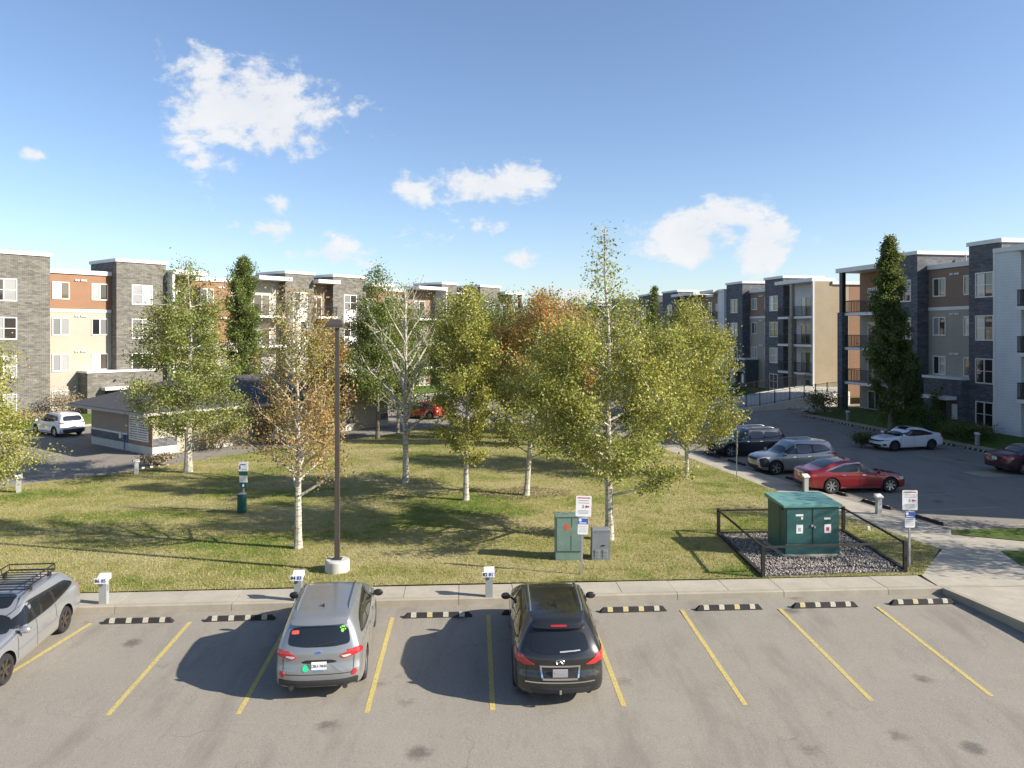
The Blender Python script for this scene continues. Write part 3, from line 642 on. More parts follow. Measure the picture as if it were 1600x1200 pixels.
oF = np.array([(0,1,4),(1,2,4),(2,3,4),(3,0,4),(1,0,5),(2,1,5),(3,2,5),(0,3,5)]); F = (oF[None]+6*np.arange(ns)[:, None, None]).reshape(-1, 3)
gv = link('gravel', np_mesh('gravel', V.reshape(-1, 3), F, 'gravel'), f); gv['kind'] = 'stuff'
MB().bbox(-.05, .05, -.05, .05, 0, .16, .01).obj('survey_marker', 'pedestal_light', None, loc=(*G(1357, 829, .16), .15)); tag(bpy.data.objects['survey_marker'], 'small pale marker post in the grass beside the gravel enclosure', 'marker')

# ------------------------------------------------------------------ apartment buildings
WIN = {}
def win_mesh(w, h, cross):
    key = (w, h, cross)
    if key not in WIN:
        f = MB(); t = .075; d = -.07
        for a in ((-w/2-t, w/2+t, h, h+t), (-w/2-t, w/2+t, -t*1.2, 0), (-w/2-t, -w/2, 0, h), (w/2, w/2+t, 0, h), (-.04, .04, 0, h)): f.box(a[0], a[1], d, .0, a[2], a[3])
        if cross:
            for s in (-1, 1): f.box(.04 if s > 0 else -w/2, w/2 if s > 0 else -.04, d+.015, 0, h*.5-.022, h*.5+.022)
        p = MB().box(-w/4+.02, w/4-.02, -.022, -.002, 0, h)
        WIN[key] = (f.mesh('window', 'frame_white'), p.mesh('pane', 'glass'), p.mesh('pane', 'blind'))
    return WIN[key]
def window(b, u, z, y, w, h, cross, blind=.4):
    fm, g, bl = win_mesh(w, h, cross); o = link('window', fm, b, (u, y, z))
    for s in (-1, 1): link('pane', bl if random.random() < blind else g, o, (s*w/4, 0, 0))
def building(name, label, P, D, mods, pal, depth=15, tops=(13.15, 12.0, 12.4), end=None):
    ang = math.atan2(D[1], D[0]); b = thing(name, label, 'apartment building', (P[0], P[1], BASE), ang)
    u0, u1 = min(m[1] for m in mods), max(m[2] for m in mods); ZT, ZS, ZC = tops
    MB().box(u0+.05, u1-.05, .3, depth, -.8, ZS-.3).obj('core_wall', pal['side'], b)
    MB().box(u0, u1, .25, depth+.1, ZS-.299, ZS-.1).obj('roof', 'trim_grey', b)
    MB().box(u0+.02, u1-.02, -.06, .29, -.8, .1).obj('foundation', 'concrete_white', b)
    wt = [1.87+3*k for k in range(4)]
    for m in mods:
        kind, a, c = m[0], m[1], m[2]; opt = m[3] if len(m) > 3 else {}; mid = (a+c)/2; w = c-a
        if kind == 'tower':
            p = opt.get('p', 1.0)
            MB().box(a, c, -p, opt.get('d', 4), -.5, ZT-.28).obj('stone_tower', pal['stone'], b)
            MB().box(a-.12, c+.12, -p-.12, opt.get('d', 4)+.1, ZT-.279, ZT).obj('parapet_cap', 'trim_white', b)
            ww = min(1.7, w*.5)
            for k in range(4): window(b, mid+opt.get('s', 0), wt[k]-1.6, -p, ww, 1.6, True)
            if opt.get('panels'):
                for k in range(3): MB().box(mid-ww/2-.05, mid+ww/2+.05, -p-.03, -p, wt[k]+.1, wt[k+1]-1.7).obj('infill_panel', 'trim_white', b)
        elif kind == 'siding':
            zb = 8.45 if not opt.get('low') else 5.45
            MB().box(a, c, 0, .3, zb+.25, ZS-.35).obj('upper_siding', opt.get('up', pal['up']), b)
            MB().box(a, c, -.001, .3, .1, zb).obj('lower_siding', opt.get('lo', pal['lo']), b)
            MB().box(a, c, -.05, .3, zb+.001, zb+.249).obj('belt_trim', 'trim_white', b)
            MB().box(a-.02, c+.02, -.14, .45, ZS-.349, ZS).obj('parapet_cap', 'trim_white', b)
            us = (a+w*.22, c-w*.2) if w > 4 else (mid,)
            for k in range(4):
                for u in us:
                    if opt.get('skip') and k == 0 and u > mid: continue
                    window(b, u, wt[k]-1.28, 0, 1.2, 1.28, False)
                if k and w > 4:
                    for du in (-.38, -.2, .08, .24, .4): MB().box(mid+du, mid+du+.12, -.11, 0, wt[k]+.2, wt[k]+.34).obj('vent_hood', 'trim_white', b)
        elif kind == 'plain':
            MB().box(a, c, -opt.get('p', 1.3), .3, -.6, ZC-.3).obj('siding_wall', opt.get('m', 'siding_white'), b); MB().box(a-.05, c+.05, -opt.get('p', 1.3)-.1, .4, ZC-.299, ZC).obj('parapet_cap', 'trim_white', b)
            MB().box(a-.1, a+.05, -opt.get('p', 1.3)-.03, -opt.get('p', 1.3)+.15, -.5, ZC-.3).obj('corner_trim', 'trim_white', b)
        elif kind == 'balcony':
            p = opt.get('p', 1.75)
            MB().box(a, c, .0, .3, -.3, ZC-.4).obj('back_wall', opt.get('wall', pal['lo']), b)
            MB().box(a, c, -.004, .0, 8.6, ZC-.4).obj('back_wall', opt.get('wall2', pal['up']), b)
            MB().box(a-.15, c+.15, -p-.3, .6, ZC-.38, ZC).obj('canopy_roof', 'trim_white', b)
            for k in range(3):
                zf = 2.45+3*k
                s = MB().box(a, c, -p, -.005, zf-.24, zf).obj('balcony_slab', 'trim_white', b)
                rl = MB(); n = max(2, int(w/.13))
                for i in range(n+1): rl.box(a+.04+(w-.08)*i/n-.011, a+.04+(w-.08)*i/n+.011, -p+.03, -p+.055, zf, zf+1.05)
                for zz in (.08, 1.05): rl.box(a+.02, c-.02, -p+.02, -p+.065, zf+zz-.02, zf+zz+.025)
                for e in (a+.02, c-.06):
                    for i in range(int(p/.13)): rl.box(e, e+.025, -p+.1+i*.13, -p+.122+i*.13, zf, zf+1.05)
                    rl.box(e-.01, e+.035, -p+.02, 0, zf+1.03, zf+1.075)
                rl.obj('railing', 'metal_black', s)
            for k in range(4):
                zf = -.5+3*k-.05; dw = min(1.8, w*.5); du = mid+opt.get('ds', -.1*w)
                fr = MB()
                for q in ((-dw/2-.08,-dw/2,0,2.1),(dw/2,dw/2+.08,0,2.1),(-.03,.03,0,2.1),(-dw/2-.08,dw/2+.08,2.1,2.18)): fr.box(q[0], q[1], -.07, 0, q[2], q[3])
                d = link('patio_door', fr.mesh('patio_door', 'frame_white'), b, (du, -.006, zf))
                for s in (-1, 1): MB().box(s*dw/4-dw/4+.03, s*dw/4+dw/4-.03, -.03, -.003, 0, 2.1).obj('pane', random.choice(['glass', 'glass', 'blind']), d)
            if 'wing' in opt:
                for sd in opt['wing']:
                    e0, e1 = (a-.16, a) if sd == 'L' else (c, c+.16)
                    MB().box(e0, e1, -p-.05, .28, -.5, ZC-.385).obj('wing_wall', opt.get('wm', 'siding_white'), b)
                    MB().box(e0-.03, e1+.03, -p-.2, -p-.051, -.5, ZC-.385).obj('corner_trim', 'trim_white', b)
            if 'post' in opt:
                for q, mm in opt['post']:
                    MB().box(q-.35, q+.35, -p-.25, -p+.35, -.6, 8.5).obj('stone_post', mm, b); MB().box(q-.22, q+.22, -p-.15, -p+.2, 8.501, ZC-.385).obj('post', 'siding_taupe' if mm == 'stone_warm' else 'metal_black', b)
        elif kind == 'entrance':
            p = 1.75
            MB().box(a, c, -p, -.002, -.5, 3.35).obj('entrance_block', pal['stone'], b); MB().box(a-.08, c+.08, -p-.1, -.003, 3.351, 3.52).obj('parapet_cap', 'trim_white', b)
            e = opt.get('e', mid); MB().box(e-1.25, e+1.25, -p-.9, -p-.002, 1.9, 2.15).obj('door_canopy', 'trim_white', b)
            MB().box(e-.9, e+.2, -p-.02, -p, -.4, 1.75).obj('doorway', 'doorway_shade', b)  # near-black panel on the solid wall, painted shade of the door opening
            d = MB().box(e-.85, e-.32, -p-.06, -p-.021, -.4, 1.7).obj('door', 'metal_black', b); MB().box(e-.75, e-.42, -p-.066, -p-.06, .2, 1.55).obj('pane', 'glass', d); MB().box(e-.4, e-.37, -p-.12, -p-.06, .5, .8).obj('handle', 'chrome', d)
            MB().lathe([(.07,0),(.09,.08),(.03,.16)], 10, 'z', (e-.1, -p-.12, 2.6)).obj('wall_lamp', 'metal_black', b)
            MB().box(c-.9, c-.4, -p-.03, -p, .5, 1.6).obj('notice_panel', 'plate_white', b)
    if end: end(b, u1, depth, ZS)
    for k in range(max(2, int((u1-u0)/14))):
        uu = u0+6+k*13.5; mb = MB(); mb.bbox(uu, uu+1.6, 4, 5.4, ZS-.1, ZS+.75, .03); mb.obj('roof_unit', 'trim_white', b)
        mb = MB(); mb.tube([(uu+3, 3, ZS-.1), (uu+3, 3, ZS+.9)], .06, 8); mb.obj('vent_pipe', 'trim_grey', b)
    return b
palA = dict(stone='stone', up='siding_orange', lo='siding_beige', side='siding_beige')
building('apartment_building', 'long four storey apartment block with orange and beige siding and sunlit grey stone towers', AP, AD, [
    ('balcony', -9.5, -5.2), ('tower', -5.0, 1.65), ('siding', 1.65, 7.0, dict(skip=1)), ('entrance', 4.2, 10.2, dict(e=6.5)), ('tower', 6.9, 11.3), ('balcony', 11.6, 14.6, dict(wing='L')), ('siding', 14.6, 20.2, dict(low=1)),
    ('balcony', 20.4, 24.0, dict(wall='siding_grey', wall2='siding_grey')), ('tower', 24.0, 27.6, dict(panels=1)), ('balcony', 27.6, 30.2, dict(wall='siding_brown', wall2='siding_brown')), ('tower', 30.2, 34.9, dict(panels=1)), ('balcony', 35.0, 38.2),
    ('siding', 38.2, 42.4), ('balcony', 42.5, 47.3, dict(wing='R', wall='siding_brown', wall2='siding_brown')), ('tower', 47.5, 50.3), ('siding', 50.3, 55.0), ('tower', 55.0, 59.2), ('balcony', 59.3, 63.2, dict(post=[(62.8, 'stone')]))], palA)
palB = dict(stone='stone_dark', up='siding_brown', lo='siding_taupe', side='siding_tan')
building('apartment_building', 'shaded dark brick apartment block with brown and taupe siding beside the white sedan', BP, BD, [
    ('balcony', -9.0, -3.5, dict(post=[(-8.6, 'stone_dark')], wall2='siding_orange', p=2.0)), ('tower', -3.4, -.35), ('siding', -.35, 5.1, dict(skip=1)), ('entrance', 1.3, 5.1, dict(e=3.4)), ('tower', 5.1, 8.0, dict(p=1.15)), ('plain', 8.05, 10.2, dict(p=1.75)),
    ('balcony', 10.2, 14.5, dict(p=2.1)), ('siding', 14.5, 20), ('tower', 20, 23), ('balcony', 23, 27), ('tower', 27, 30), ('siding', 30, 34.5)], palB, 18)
def c_end(b, u1, depth, ZS):
    MB().box(u1-.04, u1+.12, .31, 2.2, -.6, ZS-.3).obj('end_wall', 'siding_tan', b); MB().box(u1-.04, u1+.13, 2.21, depth, -.6, ZS-.3).obj('end_wall', 'siding_orange', b); MB().box(u1-.1, u1+.3, .2, depth, ZS-.29, ZS+.05).obj('parapet_cap', 'trim_white', b)
    for k in range(4): MB().bbox(u1+.121, u1+.22, 1.5, 1.7, 1.7+3*k, 1.9+3*k, .01).obj('vent_hood', 'trim_white', b)
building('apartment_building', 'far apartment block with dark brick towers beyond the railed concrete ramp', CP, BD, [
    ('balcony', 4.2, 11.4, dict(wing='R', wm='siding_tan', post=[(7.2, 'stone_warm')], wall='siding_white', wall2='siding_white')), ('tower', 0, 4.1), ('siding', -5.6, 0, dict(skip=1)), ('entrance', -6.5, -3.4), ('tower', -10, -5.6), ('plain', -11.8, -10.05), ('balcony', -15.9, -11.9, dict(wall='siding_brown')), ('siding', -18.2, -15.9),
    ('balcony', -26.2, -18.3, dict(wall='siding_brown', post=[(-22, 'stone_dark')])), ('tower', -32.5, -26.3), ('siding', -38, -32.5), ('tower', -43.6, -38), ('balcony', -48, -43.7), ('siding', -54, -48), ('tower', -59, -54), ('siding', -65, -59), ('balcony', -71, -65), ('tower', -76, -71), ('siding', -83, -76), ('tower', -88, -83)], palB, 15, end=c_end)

# ------------------------------------------------------------------ low garage with hipped roof
gx, gy = -21.7, 46.4; gd = (.62, .7846)
g = thing('garage_building', 'low garage building with dark hipped shingle roof and white shuttered window', 'garage', (gx, gy, 0), math.atan2(gd[1], gd[0])); GLN, GDP = 19.0, 8.2
MB().box(0, GLN, 0, GDP, .52, 2.7).obj('wall', 'siding_beige', g); MB().box(-.04, GLN+.04, -.04, GDP+.04, -.1, .5).obj('footing', 'concrete_white', g)
MB().box(-.05, 0, 3.1, GDP+.03, 1.12, 2.7).obj('end_panel', 'garage_taupe', g); MB().box(-.05, 0, -.03, 3.08, .53, 2.7).obj('end_panel', 'siding_brown', g)
MB().box(-.07, 0, 3.1, GDP+.03, .53, 1.0).obj('stone_base', 'stone_dark', g); MB().box(-.1, 0, 3.1, GDP+.03, 1.0, 1.119).obj('stone_cap', 'trim_white', g)
MB().box(0, GLN, -.03, 0, .53, 1.0).obj('stone_base', 'stone_dark', g)
wf = MB()
for q in ((.35,2.75,.78,.86),(.35,2.75,2.2,2.3),(.35,.44,.86,2.2),(2.66,2.75,.86,2.2),(1.5,1.6,.86,2.2)): wf.box(-.14, -.05, q[0], q[1], q[2], q[3])
wf = wf.obj('window', 'frame_white', g); MB().box(-.07, -.052, .44, 2.66, .86, 2.2).obj('pane', 'glass', wf)
for k in range(9):
    for c in (.46, 1.62): MB().box(-.115, -.08, c, c+1.02, .9+k*.145, .99+k*.145).obj('slat', 'trim_white', wf)
mb = MB(); e = 1.1; rz, ez = 4.35, 2.72; h = GDP/2
mb.add([(-e,-e,ez),(GLN+e,-e,ez),(GLN+e,GDP+e,ez),(-e,GDP+e,ez),(h-.6,h,rz),(GLN-h+.6,h,rz),(-e,-e,ez-.03),(GLN+e,-e,ez-.03),(GLN+e,GDP+e,ez-.03),(-e,GDP+e,ez-.03)], [(0,1,5,4),(1,2,5),(2,3,4,5),(3,0,4),(0,6,7,1),(1,7,8,2),(2,8,9,3),(3,9,6,0),(9,8,7,6)]); rf = mb.obj('roof', 'shingle', g)
for (a, b) in (((-e,-e),(GLN+e,-e)), ((-e,GDP+e),(-e,-e))):
    mb = MB(); x0, x1 = sorted((a[0], b[0])); y0, y1 = sorted((a[1], b[1])); mb.box(x0-.03, x1+.03, y0-.03, y1+.03, ez-.2, ez-.031); mb.obj('fascia', 'siding_grey', rf)
for u in (5.5, 9, 12.5): MB().bbox(u, u+.4, 2.0, 2.4, 3.2, 3.75, .03).obj('roof_vent', 'car_plastic', rf)
for k in range(5):
    d = MB().bbox(1.5+3.5*k, 4.2+3.5*k, -.05, 0, .02, 2.25, .005).obj('garage_door', 'siding_beige', g)
MB().bbox(-.2, -.07, 3.7, 3.95, .75, 1.15, .01).obj('meter_box', 'pedestal_light', g); MB().tube([(-.12, 3.4, .0), (-.12, 3.4, 1.0)], .03, 6).obj('conduit', 'ink_blue', g)

# ------------------------------------------------------------------ concrete ramp with railings
rp = thing('concrete_ramp', 'sunlit concrete ramp rising to the far building between picket railings', 'ramp', (0, 0, 0))
RA = [(19.0,70.6,.25),(23.5,72.6,.45),(28.6,75.0,1.0),(34.5,78.4,1.35)]; dn = Vector((-.42,.91))
mb = MB(); vs = []
for x, y, z in RA: vs += [(x, y, -.2), (x, y, z), (x+dn.x*3, y+dn.y*3, z+.75), (x+dn.x*3, y+dn.y*3, -.2)]
mb.add(vs, [(4*i+k, 4*i+4+k, 4*i+5+k, 4*i+1+k) for i in range(3) for k in range(3)]+[(0,1,2,3),(15,14,13,12)]); mb.obj('ramp_slab', 'concrete_white', rp)
for off, dz in ((0.1, .02), (2.9, .72)):
    pts = [Vector((x+dn.x*off, y+dn.y*off, z+dz)) for x, y, z in RA]; pk = MB()
    for a, b in zip(pts, pts[1:]):
        n = max(1, round((b-a).length/1.9))
        for i in range(n): p = a+(b-a)*i/n; MB().bbox(p.x-.04, p.x+.04, p.y-.04, p.y+.04, p.z-.1, p.z+1.25, .005).obj('fence_post', 'metal_black', rp)
        n = int((b-a).length/.16)
        for i in range(n): p = a+(b-a)*i/n; pk.box(p.x-.012, p.x+.012, p.y-.012, p.y+.012, p.z+.08, p.z+1.15)
        for z in (.1, 1.15): pk.tube([(a.x,a.y,a.z+z),(b.x,b.y,b.z+z)], .022, 4)
    pk.obj('picket_panel', 'metal_black', rp)
tg = thing('utility_cabinet', 'turquoise utility box behind the foliage at the ramp foot', 'cabinet', (*G(1132, 632, .3), .2), .3)
MB().bbox(-.9, .9, -.6, .6, 0, 1.7, .03).obj('cabinet_body', 'green_top', tg); MB().box(-.95, .95, -.65, .65, 1.68, 1.76).obj('lid', 'green_top', tg); MB().box(-.01, .01, -.61, -.6, .1, 1.6).obj('seam', 'seam', tg)
rk = thing('landscape_rocks', 'pale boulders along the dark building berm beside the ramp', 'rocks', (0, 0, 0))
def rock_mesh(s):
    bm = bmesh.new(); bmesh.ops.create_icosphere(bm, subdivisions=2, radius=1)
    rr = random.Random(s)
    for v in bm.verts: v.co *= 1+rr.uniform(-.2, .2); v.co.z *= .6
    me = bpy.data.meshes.new('rock'); bm.to_mesh(me); bm.free(); me.materials.append(MATS['concrete']); return me
RKM = [rock_mesh(i) for i in range(4)]
for k in range(22):
    p = uv(BP, BD, BN, random.uniform(-12.5, -8), random.uniform(1.0, 5.2)); s = random.uniform(.15, .38)
    o = link('rock', random.choice(RKM), rk, (*p, .42), (0, 0, random.random()*6)); o.scale = (s, s*random.uniform(.7, 1.2), s)

# ------------------------------------------------------------------ trees
def leaf_quads(C, size, rng, flat=.0):
    n = len(C); a = rng.normal(size=(n, 3)); a /= np.linalg.norm(a, axis=1)[:, None]; t = rng.normal(size=(n, 3)); b = np.cross(a, t); b /= np.linalg.norm(b, axis=1)[:, None]
    s = (size*rng.uniform(.6, 1.25, n))[:, None]*.5
    V = np.stack([C-a*s*1.1, C+b*s*.8-a*s*.1, C+a*s*1.1, C-b*s*.8-a*s*.1], 1).reshape(-1, 3)
    return V, np.arange(4*n).reshape(-1, 4)
def tree(name, label, x, y, z, H, R0, leaf, n_leaf, bark='bark_white', start=.22, r=.11, n_br=46, up=.55, size=.085, shape=None, lean=(0, 0), seed=1, group=None, top_sparse=.5, leaves2=None, spread=.30, bare=0.0, thin=.72, limb=1.0):
    rng = np.random.default_rng(seed); rr = random.Random(seed)
    t = thing(name, label, 'tree', (x, y, z), 0, group)
    K = 14; trunk = []
    wob = np.cumsum(rng.normal(0, .035, (K+1, 2)), 0)*H/9
    for i in range(K+1):
        f = i/K; trunk.append(Vector((wob[i, 0]*f+lean[0]*f*H, wob[i, 1]*f+lean[1]*f*H, f*H*.97-.1)))
    mb = MB(); rads = [r*(1.25 if i == 0 else 1)*(1-.93*(i/K)**.85)+.008 for i in range(K+1)]
    mb.tube(trunk, rads, 9)
    def tp(f): q = f*K; i = min(int(q), K-1); return trunk[i].lerp(trunk[i+1], q-i)
    shape = shape or (lambda f: math.sin(math.pi*min(1, .12+.9*f))**.75*(1-.25*f))
    LC = []; wts = []
    for k in range(n_br):
        f = start+(1-start)*((k+.5)/n_br)**.92; g = (f-start)/(1-start)
        az = k*2.399+rr.uniform(-.5, .5); L = R0*shape(g)*rr.uniform(.7, 1.12)
        if L < .12: L = .12
        p0 = tp(f); inc = up*(.75+.5*g)+rr.uniform(-.12, .12)
        d = Vector((math.cos(az)*math.cos(inc), math.sin(az)*math.cos(inc), math.sin(inc)))
        pts = [p0]; m = 5
        for i in range(1, m+1):
            d2 = (d+Vector((rr.uniform(-.22,.22), rr.uniform(-.22,.22), .05*i*(1 if up > .3 else -.4)))).normalized(); pts.append(pts[-1]+d2*L/m)
        br = limb*max(.012, .30*rads[min(K, int(f*K))]+.006*L); mb.tube(pts, [br*(1-.85*i/m) for i in range(m+1)], 5, False)
        dens = 1.0 if g < thin else max(top_sparse, .12)
        segs = [(pts, L, .35)]
        for j in range(rr.randint(3, 5)):
            q = rr.uniform(.3, .95); i = min(int(q*m), m-1); s0 = pts[i].lerp(pts[i+1], q*m-i)
            e = (d*.6+Vector((rr.uniform(-1,1), rr.uniform(-1,1), rr.uniform(-.35,.8)))).normalized(); l2 = L*rr.uniform(.25, .5)
            sp = [s0, s0+e*l2*.5, s0+(e+Vector((0,0,.15))).normalized()*l2]; mb.tube(sp, [br*.4, br*.28, .004], 4, False); segs.append((sp, l2, .05))
        for sp, l, a0 in segs:
            if rr.random() < bare: continue
            LC.append((sp, a0)); wts.append(l*dens)
    wts = np.array(wts); cnt = rng.multinomial(n_leaf, wts/wts.sum()); C = []
    for (sp, a0), c in zip(LC, cnt):
        if not c: continue
        S = np.array([tuple(v) for v in sp]); q = a0+(1-a0)*rng.random(c)**.8; q *= len(S)-1; i = np.minimum(q.astype(int), len(S)-2); p = S[i]+(S[i+1]-S[i])*(q-i)[:, None]
        C.append(p+rng.normal(0, 1, (c, 3))*spread*min(1.0, .35+R0/4)*np.array([1, 1, .8]))
    C = np.concatenate(C); C[:, 2] = np.maximum(C[:, 2], .5)
    mb.obj('trunk', bark, t, True)
    if leaves2:
        sel = rng.random(len(C)) < leaves2[1](C[:, 2]/H, C); V, F = leaf_quads(C[sel], size, rng); link('crown', np_mesh('crown', V, F, leaves2[0]), t); C = C[~sel]
    V, F = leaf_quads(C, size, rng); link('crown', np_mesh('crown', V, F, leaf), t)
    return t
def TP(px, py, z=.2): x, y = G(px, py, z); return x, y, lawn_z(x, y)
cone = lambda g: (1-g)**.75*min(1, .55+g*3)
oval = lambda g: math.sin(math.pi*min(1, .2+.8*g))**.7
aspL = 'aspens on the lawn'
tree('aspen_tree', 'large green aspen with white trunk beside the low garage', *TP(294,737,.3), 11.3, 3.6, 'leaf_aspen', 36000, start=.16, r=.2, n_br=52, up=.28, seed=11, group=aspL, size=.1, shape=lambda g: (1-g)**.55*min(1, .8+g*2), top_sparse=.25, spread=.26)
tree('aspen_tree', 'half bare aspen with rusty brown leaves behind the lamp post', *TP(466,858,.2), 8.9, 2.75, 'leaf_brown', 13500, start=.2, r=.125, n_br=50, up=.68, seed=5, group=aspL, size=.075, limb=1.2, shape=lambda g: (1-g)**.5*min(1, .8+g), top_sparse=.35, spread=.2, bare=.22, leaves2=('leaf_aspen', lambda h, C: np.where(h > .62, .5, .15)))
tree('aspen_tree', 'nearly leafless white aspen with bare upright limbs', *TP(634,758,.5), 9.2, 3.0, 'leaf_aspen', 2600, start=.24, r=.15, n_br=26, up=.92, seed=21, group=aspL, shape=oval, bare=.45, spread=.2, limb=1.7)
tree('aspen_tree', 'slender yellow green aspen between the bare tree and leaning tree', *TP(728,780,.5), 9.2, 1.85, 'leaf_yellow', 26000, start=.17, r=.12, n_br=48, up=.62, seed=31, group=aspL, shape=oval, spread=.2, size=.088)
tree('aspen_tree', 'leaning aspen with orange and green leaves amid the lawn', *TP(822,773,.5), 9.0, 2.5, 'leaf_aspen', 28000, start=.18, r=.125, n_br=46, up=.6, seed=41, group=aspL, lean=(.085, .02), shape=oval, spread=.22, size=.09, leaves2=('leaf_orange', lambda h, C: np.clip((h-.5)*2.6, .02, .75)))
tree('aspen_tree', 'biggest yellow green aspen with thin tall top behind the utility cabinet', *TP(952,845,.2), 11.3, 3.4, 'leaf_yellow', 52000, start=.14, r=.15, n_br=64, up=.42, seed=51, group=aspL, shape=lambda g: (math.sin(math.pi*min(1, .34+.9*g))**.7 if g < .56 else .34*(1-g)/.44+.05), thin=.5, top_sparse=.14, spread=.23, size=.086, leaves2=('leaf_aspen', lambda h, C: np.where(h < .4, .6, .2)))
tree('aspen_tree', 'bushy bright yellow aspen beside the dark crossover', *TP(1073,750,.2), 9.0, 3.1, 'leaf_yellow', 38000, start=.13, r=.11, n_br=54, up=.5, seed=61, group=aspL, shape=lambda g: math.sin(math.pi*min(1, .32+.68*g))**.8, spread=.24, size=.095)
tree('aspen_tree', 'tall dark green aspen at the lane behind the bare tree', *TP(590,690,.1), 12.0, 3.3, 'leaf_green', 24000, bark='bark_grey', start=.15, r=.14, n_br=50, up=.5, seed=71, group='aspens along the lane', size=.12, shape=lambda g: (1-g)**.6*min(1, .7+2*g), top_sparse=.35)
for px, py, h, rr_, lf, sd, lab in ((622,678,9.6,2.7,'leaf_green',88,'dark green aspen at the lane behind the nearly leafless tree'), (748,664,10.4,2.6,'leaf_green',89,'dense green aspen at the lane between two yellow crowns'), (705,668,10.5,2.6,'leaf_aspen',81,'leafy aspen at the lane behind the slender yellow aspen'), (790,672,10.2,2.7,'leaf_green',82,'broad green aspen at the far lawn edge behind the leaning aspen'), (838,690,9.7,2.2,'leaf_aspen',83,'aspen at the far lawn edge with clear green pointed top'),
                               (905,672,10.2,2.6,'leaf_yellow',84,'thin topped yellow aspen behind the orange leaved tree'), (985,680,10.0,2.4,'leaf_aspen',85,'olive aspen at the far lawn edge behind the biggest aspen'), (885,705,8.9,1.9,'leaf_orange',86,'orange aspen glowing between the green crowns'), (510,693,8.4,1.7,'leaf_brown',87,'small rusty aspen in front of the low garage doors')):
    tree('aspen_tree', lab, *TP(px,py,.15), h, rr_*1.12, lf, 16500, start=.14, r=.11, n_br=40, up=.55, seed=sd, group='aspens along the far lawn edge', size=.13, shape=oval, spread=.34, top_sparse=.4)
tree('aspen_tree', 'aspen at the lane end whose yellowish branches overhang the kerb', -23.4, 32.8, .15, 7.6, 3.5, 'leaf_yellow', 26000, start=.1, r=.14, n_br=40, up=.3, seed=91, size=.1, shape=lambda g: (1-g)**.5, spread=.3)
col = lambda g: min(1, .5+3*g)*(1-g**4)**.75
def poplar(label, x, y, z, H, R0, n, sd, leaf='leaf_poplar'):
    tree('poplar_tree', label, x, y, z, H, R0, leaf, n, bark='bark_grey', start=.05, r=.16, n_br=90, up=1.12, size=.15, shape=lambda g: col(g)*1.9, seed=sd, group='columnar poplars', top_sparse=.9, spread=.24)
def at_depth(px, Y): return ((px-800)/FPX*Y, Y)
poplar('tall columnar poplar before the sunlit orange siding', *at_depth(381, 71.5), .6, 13.9, 1.7, 36000, 101, 'leaf_green')
poplar('tall columnar poplar behind the white sedan before dark brick', *at_depth(1391, 54.5), .5, 14.2, 1.22, 42000, 102)
poplar('shorter columnar poplar hugging the dark brick tower', *at_depth(1426, 56), .5, 5.6, .62, 6000, 103)
poplar('slim columnar poplar before the far dark building', *at_depth(1017, 84), .5, 12.3, 1.0, 9000, 104)
for k, (x, y) in enumerate(((22.0, 23.0), (26.5, 22.4), (23.8, 27.4))):
    tree('aspen_tree', ['aspen shading the walkway corner from beyond the grass island', 'aspen on the grass beyond the raised concrete corner', 'aspen on the grass island by the right lot'][k], x, y, .15, 9.0, 2.4, 'leaf_aspen', 5200, start=.2, r=.12, n_br=40, up=.55, seed=120+k, group='aspens beside the walkway', size=.11, shape=oval)
def shrub(label, x, y, z, rx, h, n, leaf, seed, size=.11):
    rng = np.random.default_rng(seed); t = thing('shrub', label, 'shrub', (x, y, z)); mb = MB(); C = []
    for k in range(11):
        a = rng.random()*6.28; e = Vector((math.cos(a)*rx*rng.uniform(.3, .9), math.sin(a)*rx*rng.uniform(.3, .9), h*rng.uniform(.55, 1))); mid = e*.5+Vector((0,0,h*.12)); mb.tube([(0,0,-.05), mid, e], [.02,.014,.005], 4, False)
        c = n//11; q = rng.random(c)**.6; P = np.array(mid)[None]*(1-q[:, None])+np.array(e)[None]*q[:, None]; C.append(P+rng.normal(0, 1, (c, 3))*[rx*.28, rx*.28, h*.16])
    C = np.concatenate(C); C[:, 2] = np.maximum(C[:, 2], .03); mb.obj('stems', 'bark_grey', t); V, F = leaf_quads(C, size, rng); link('foliage', np_mesh('foliage', V, F, leaf), t)
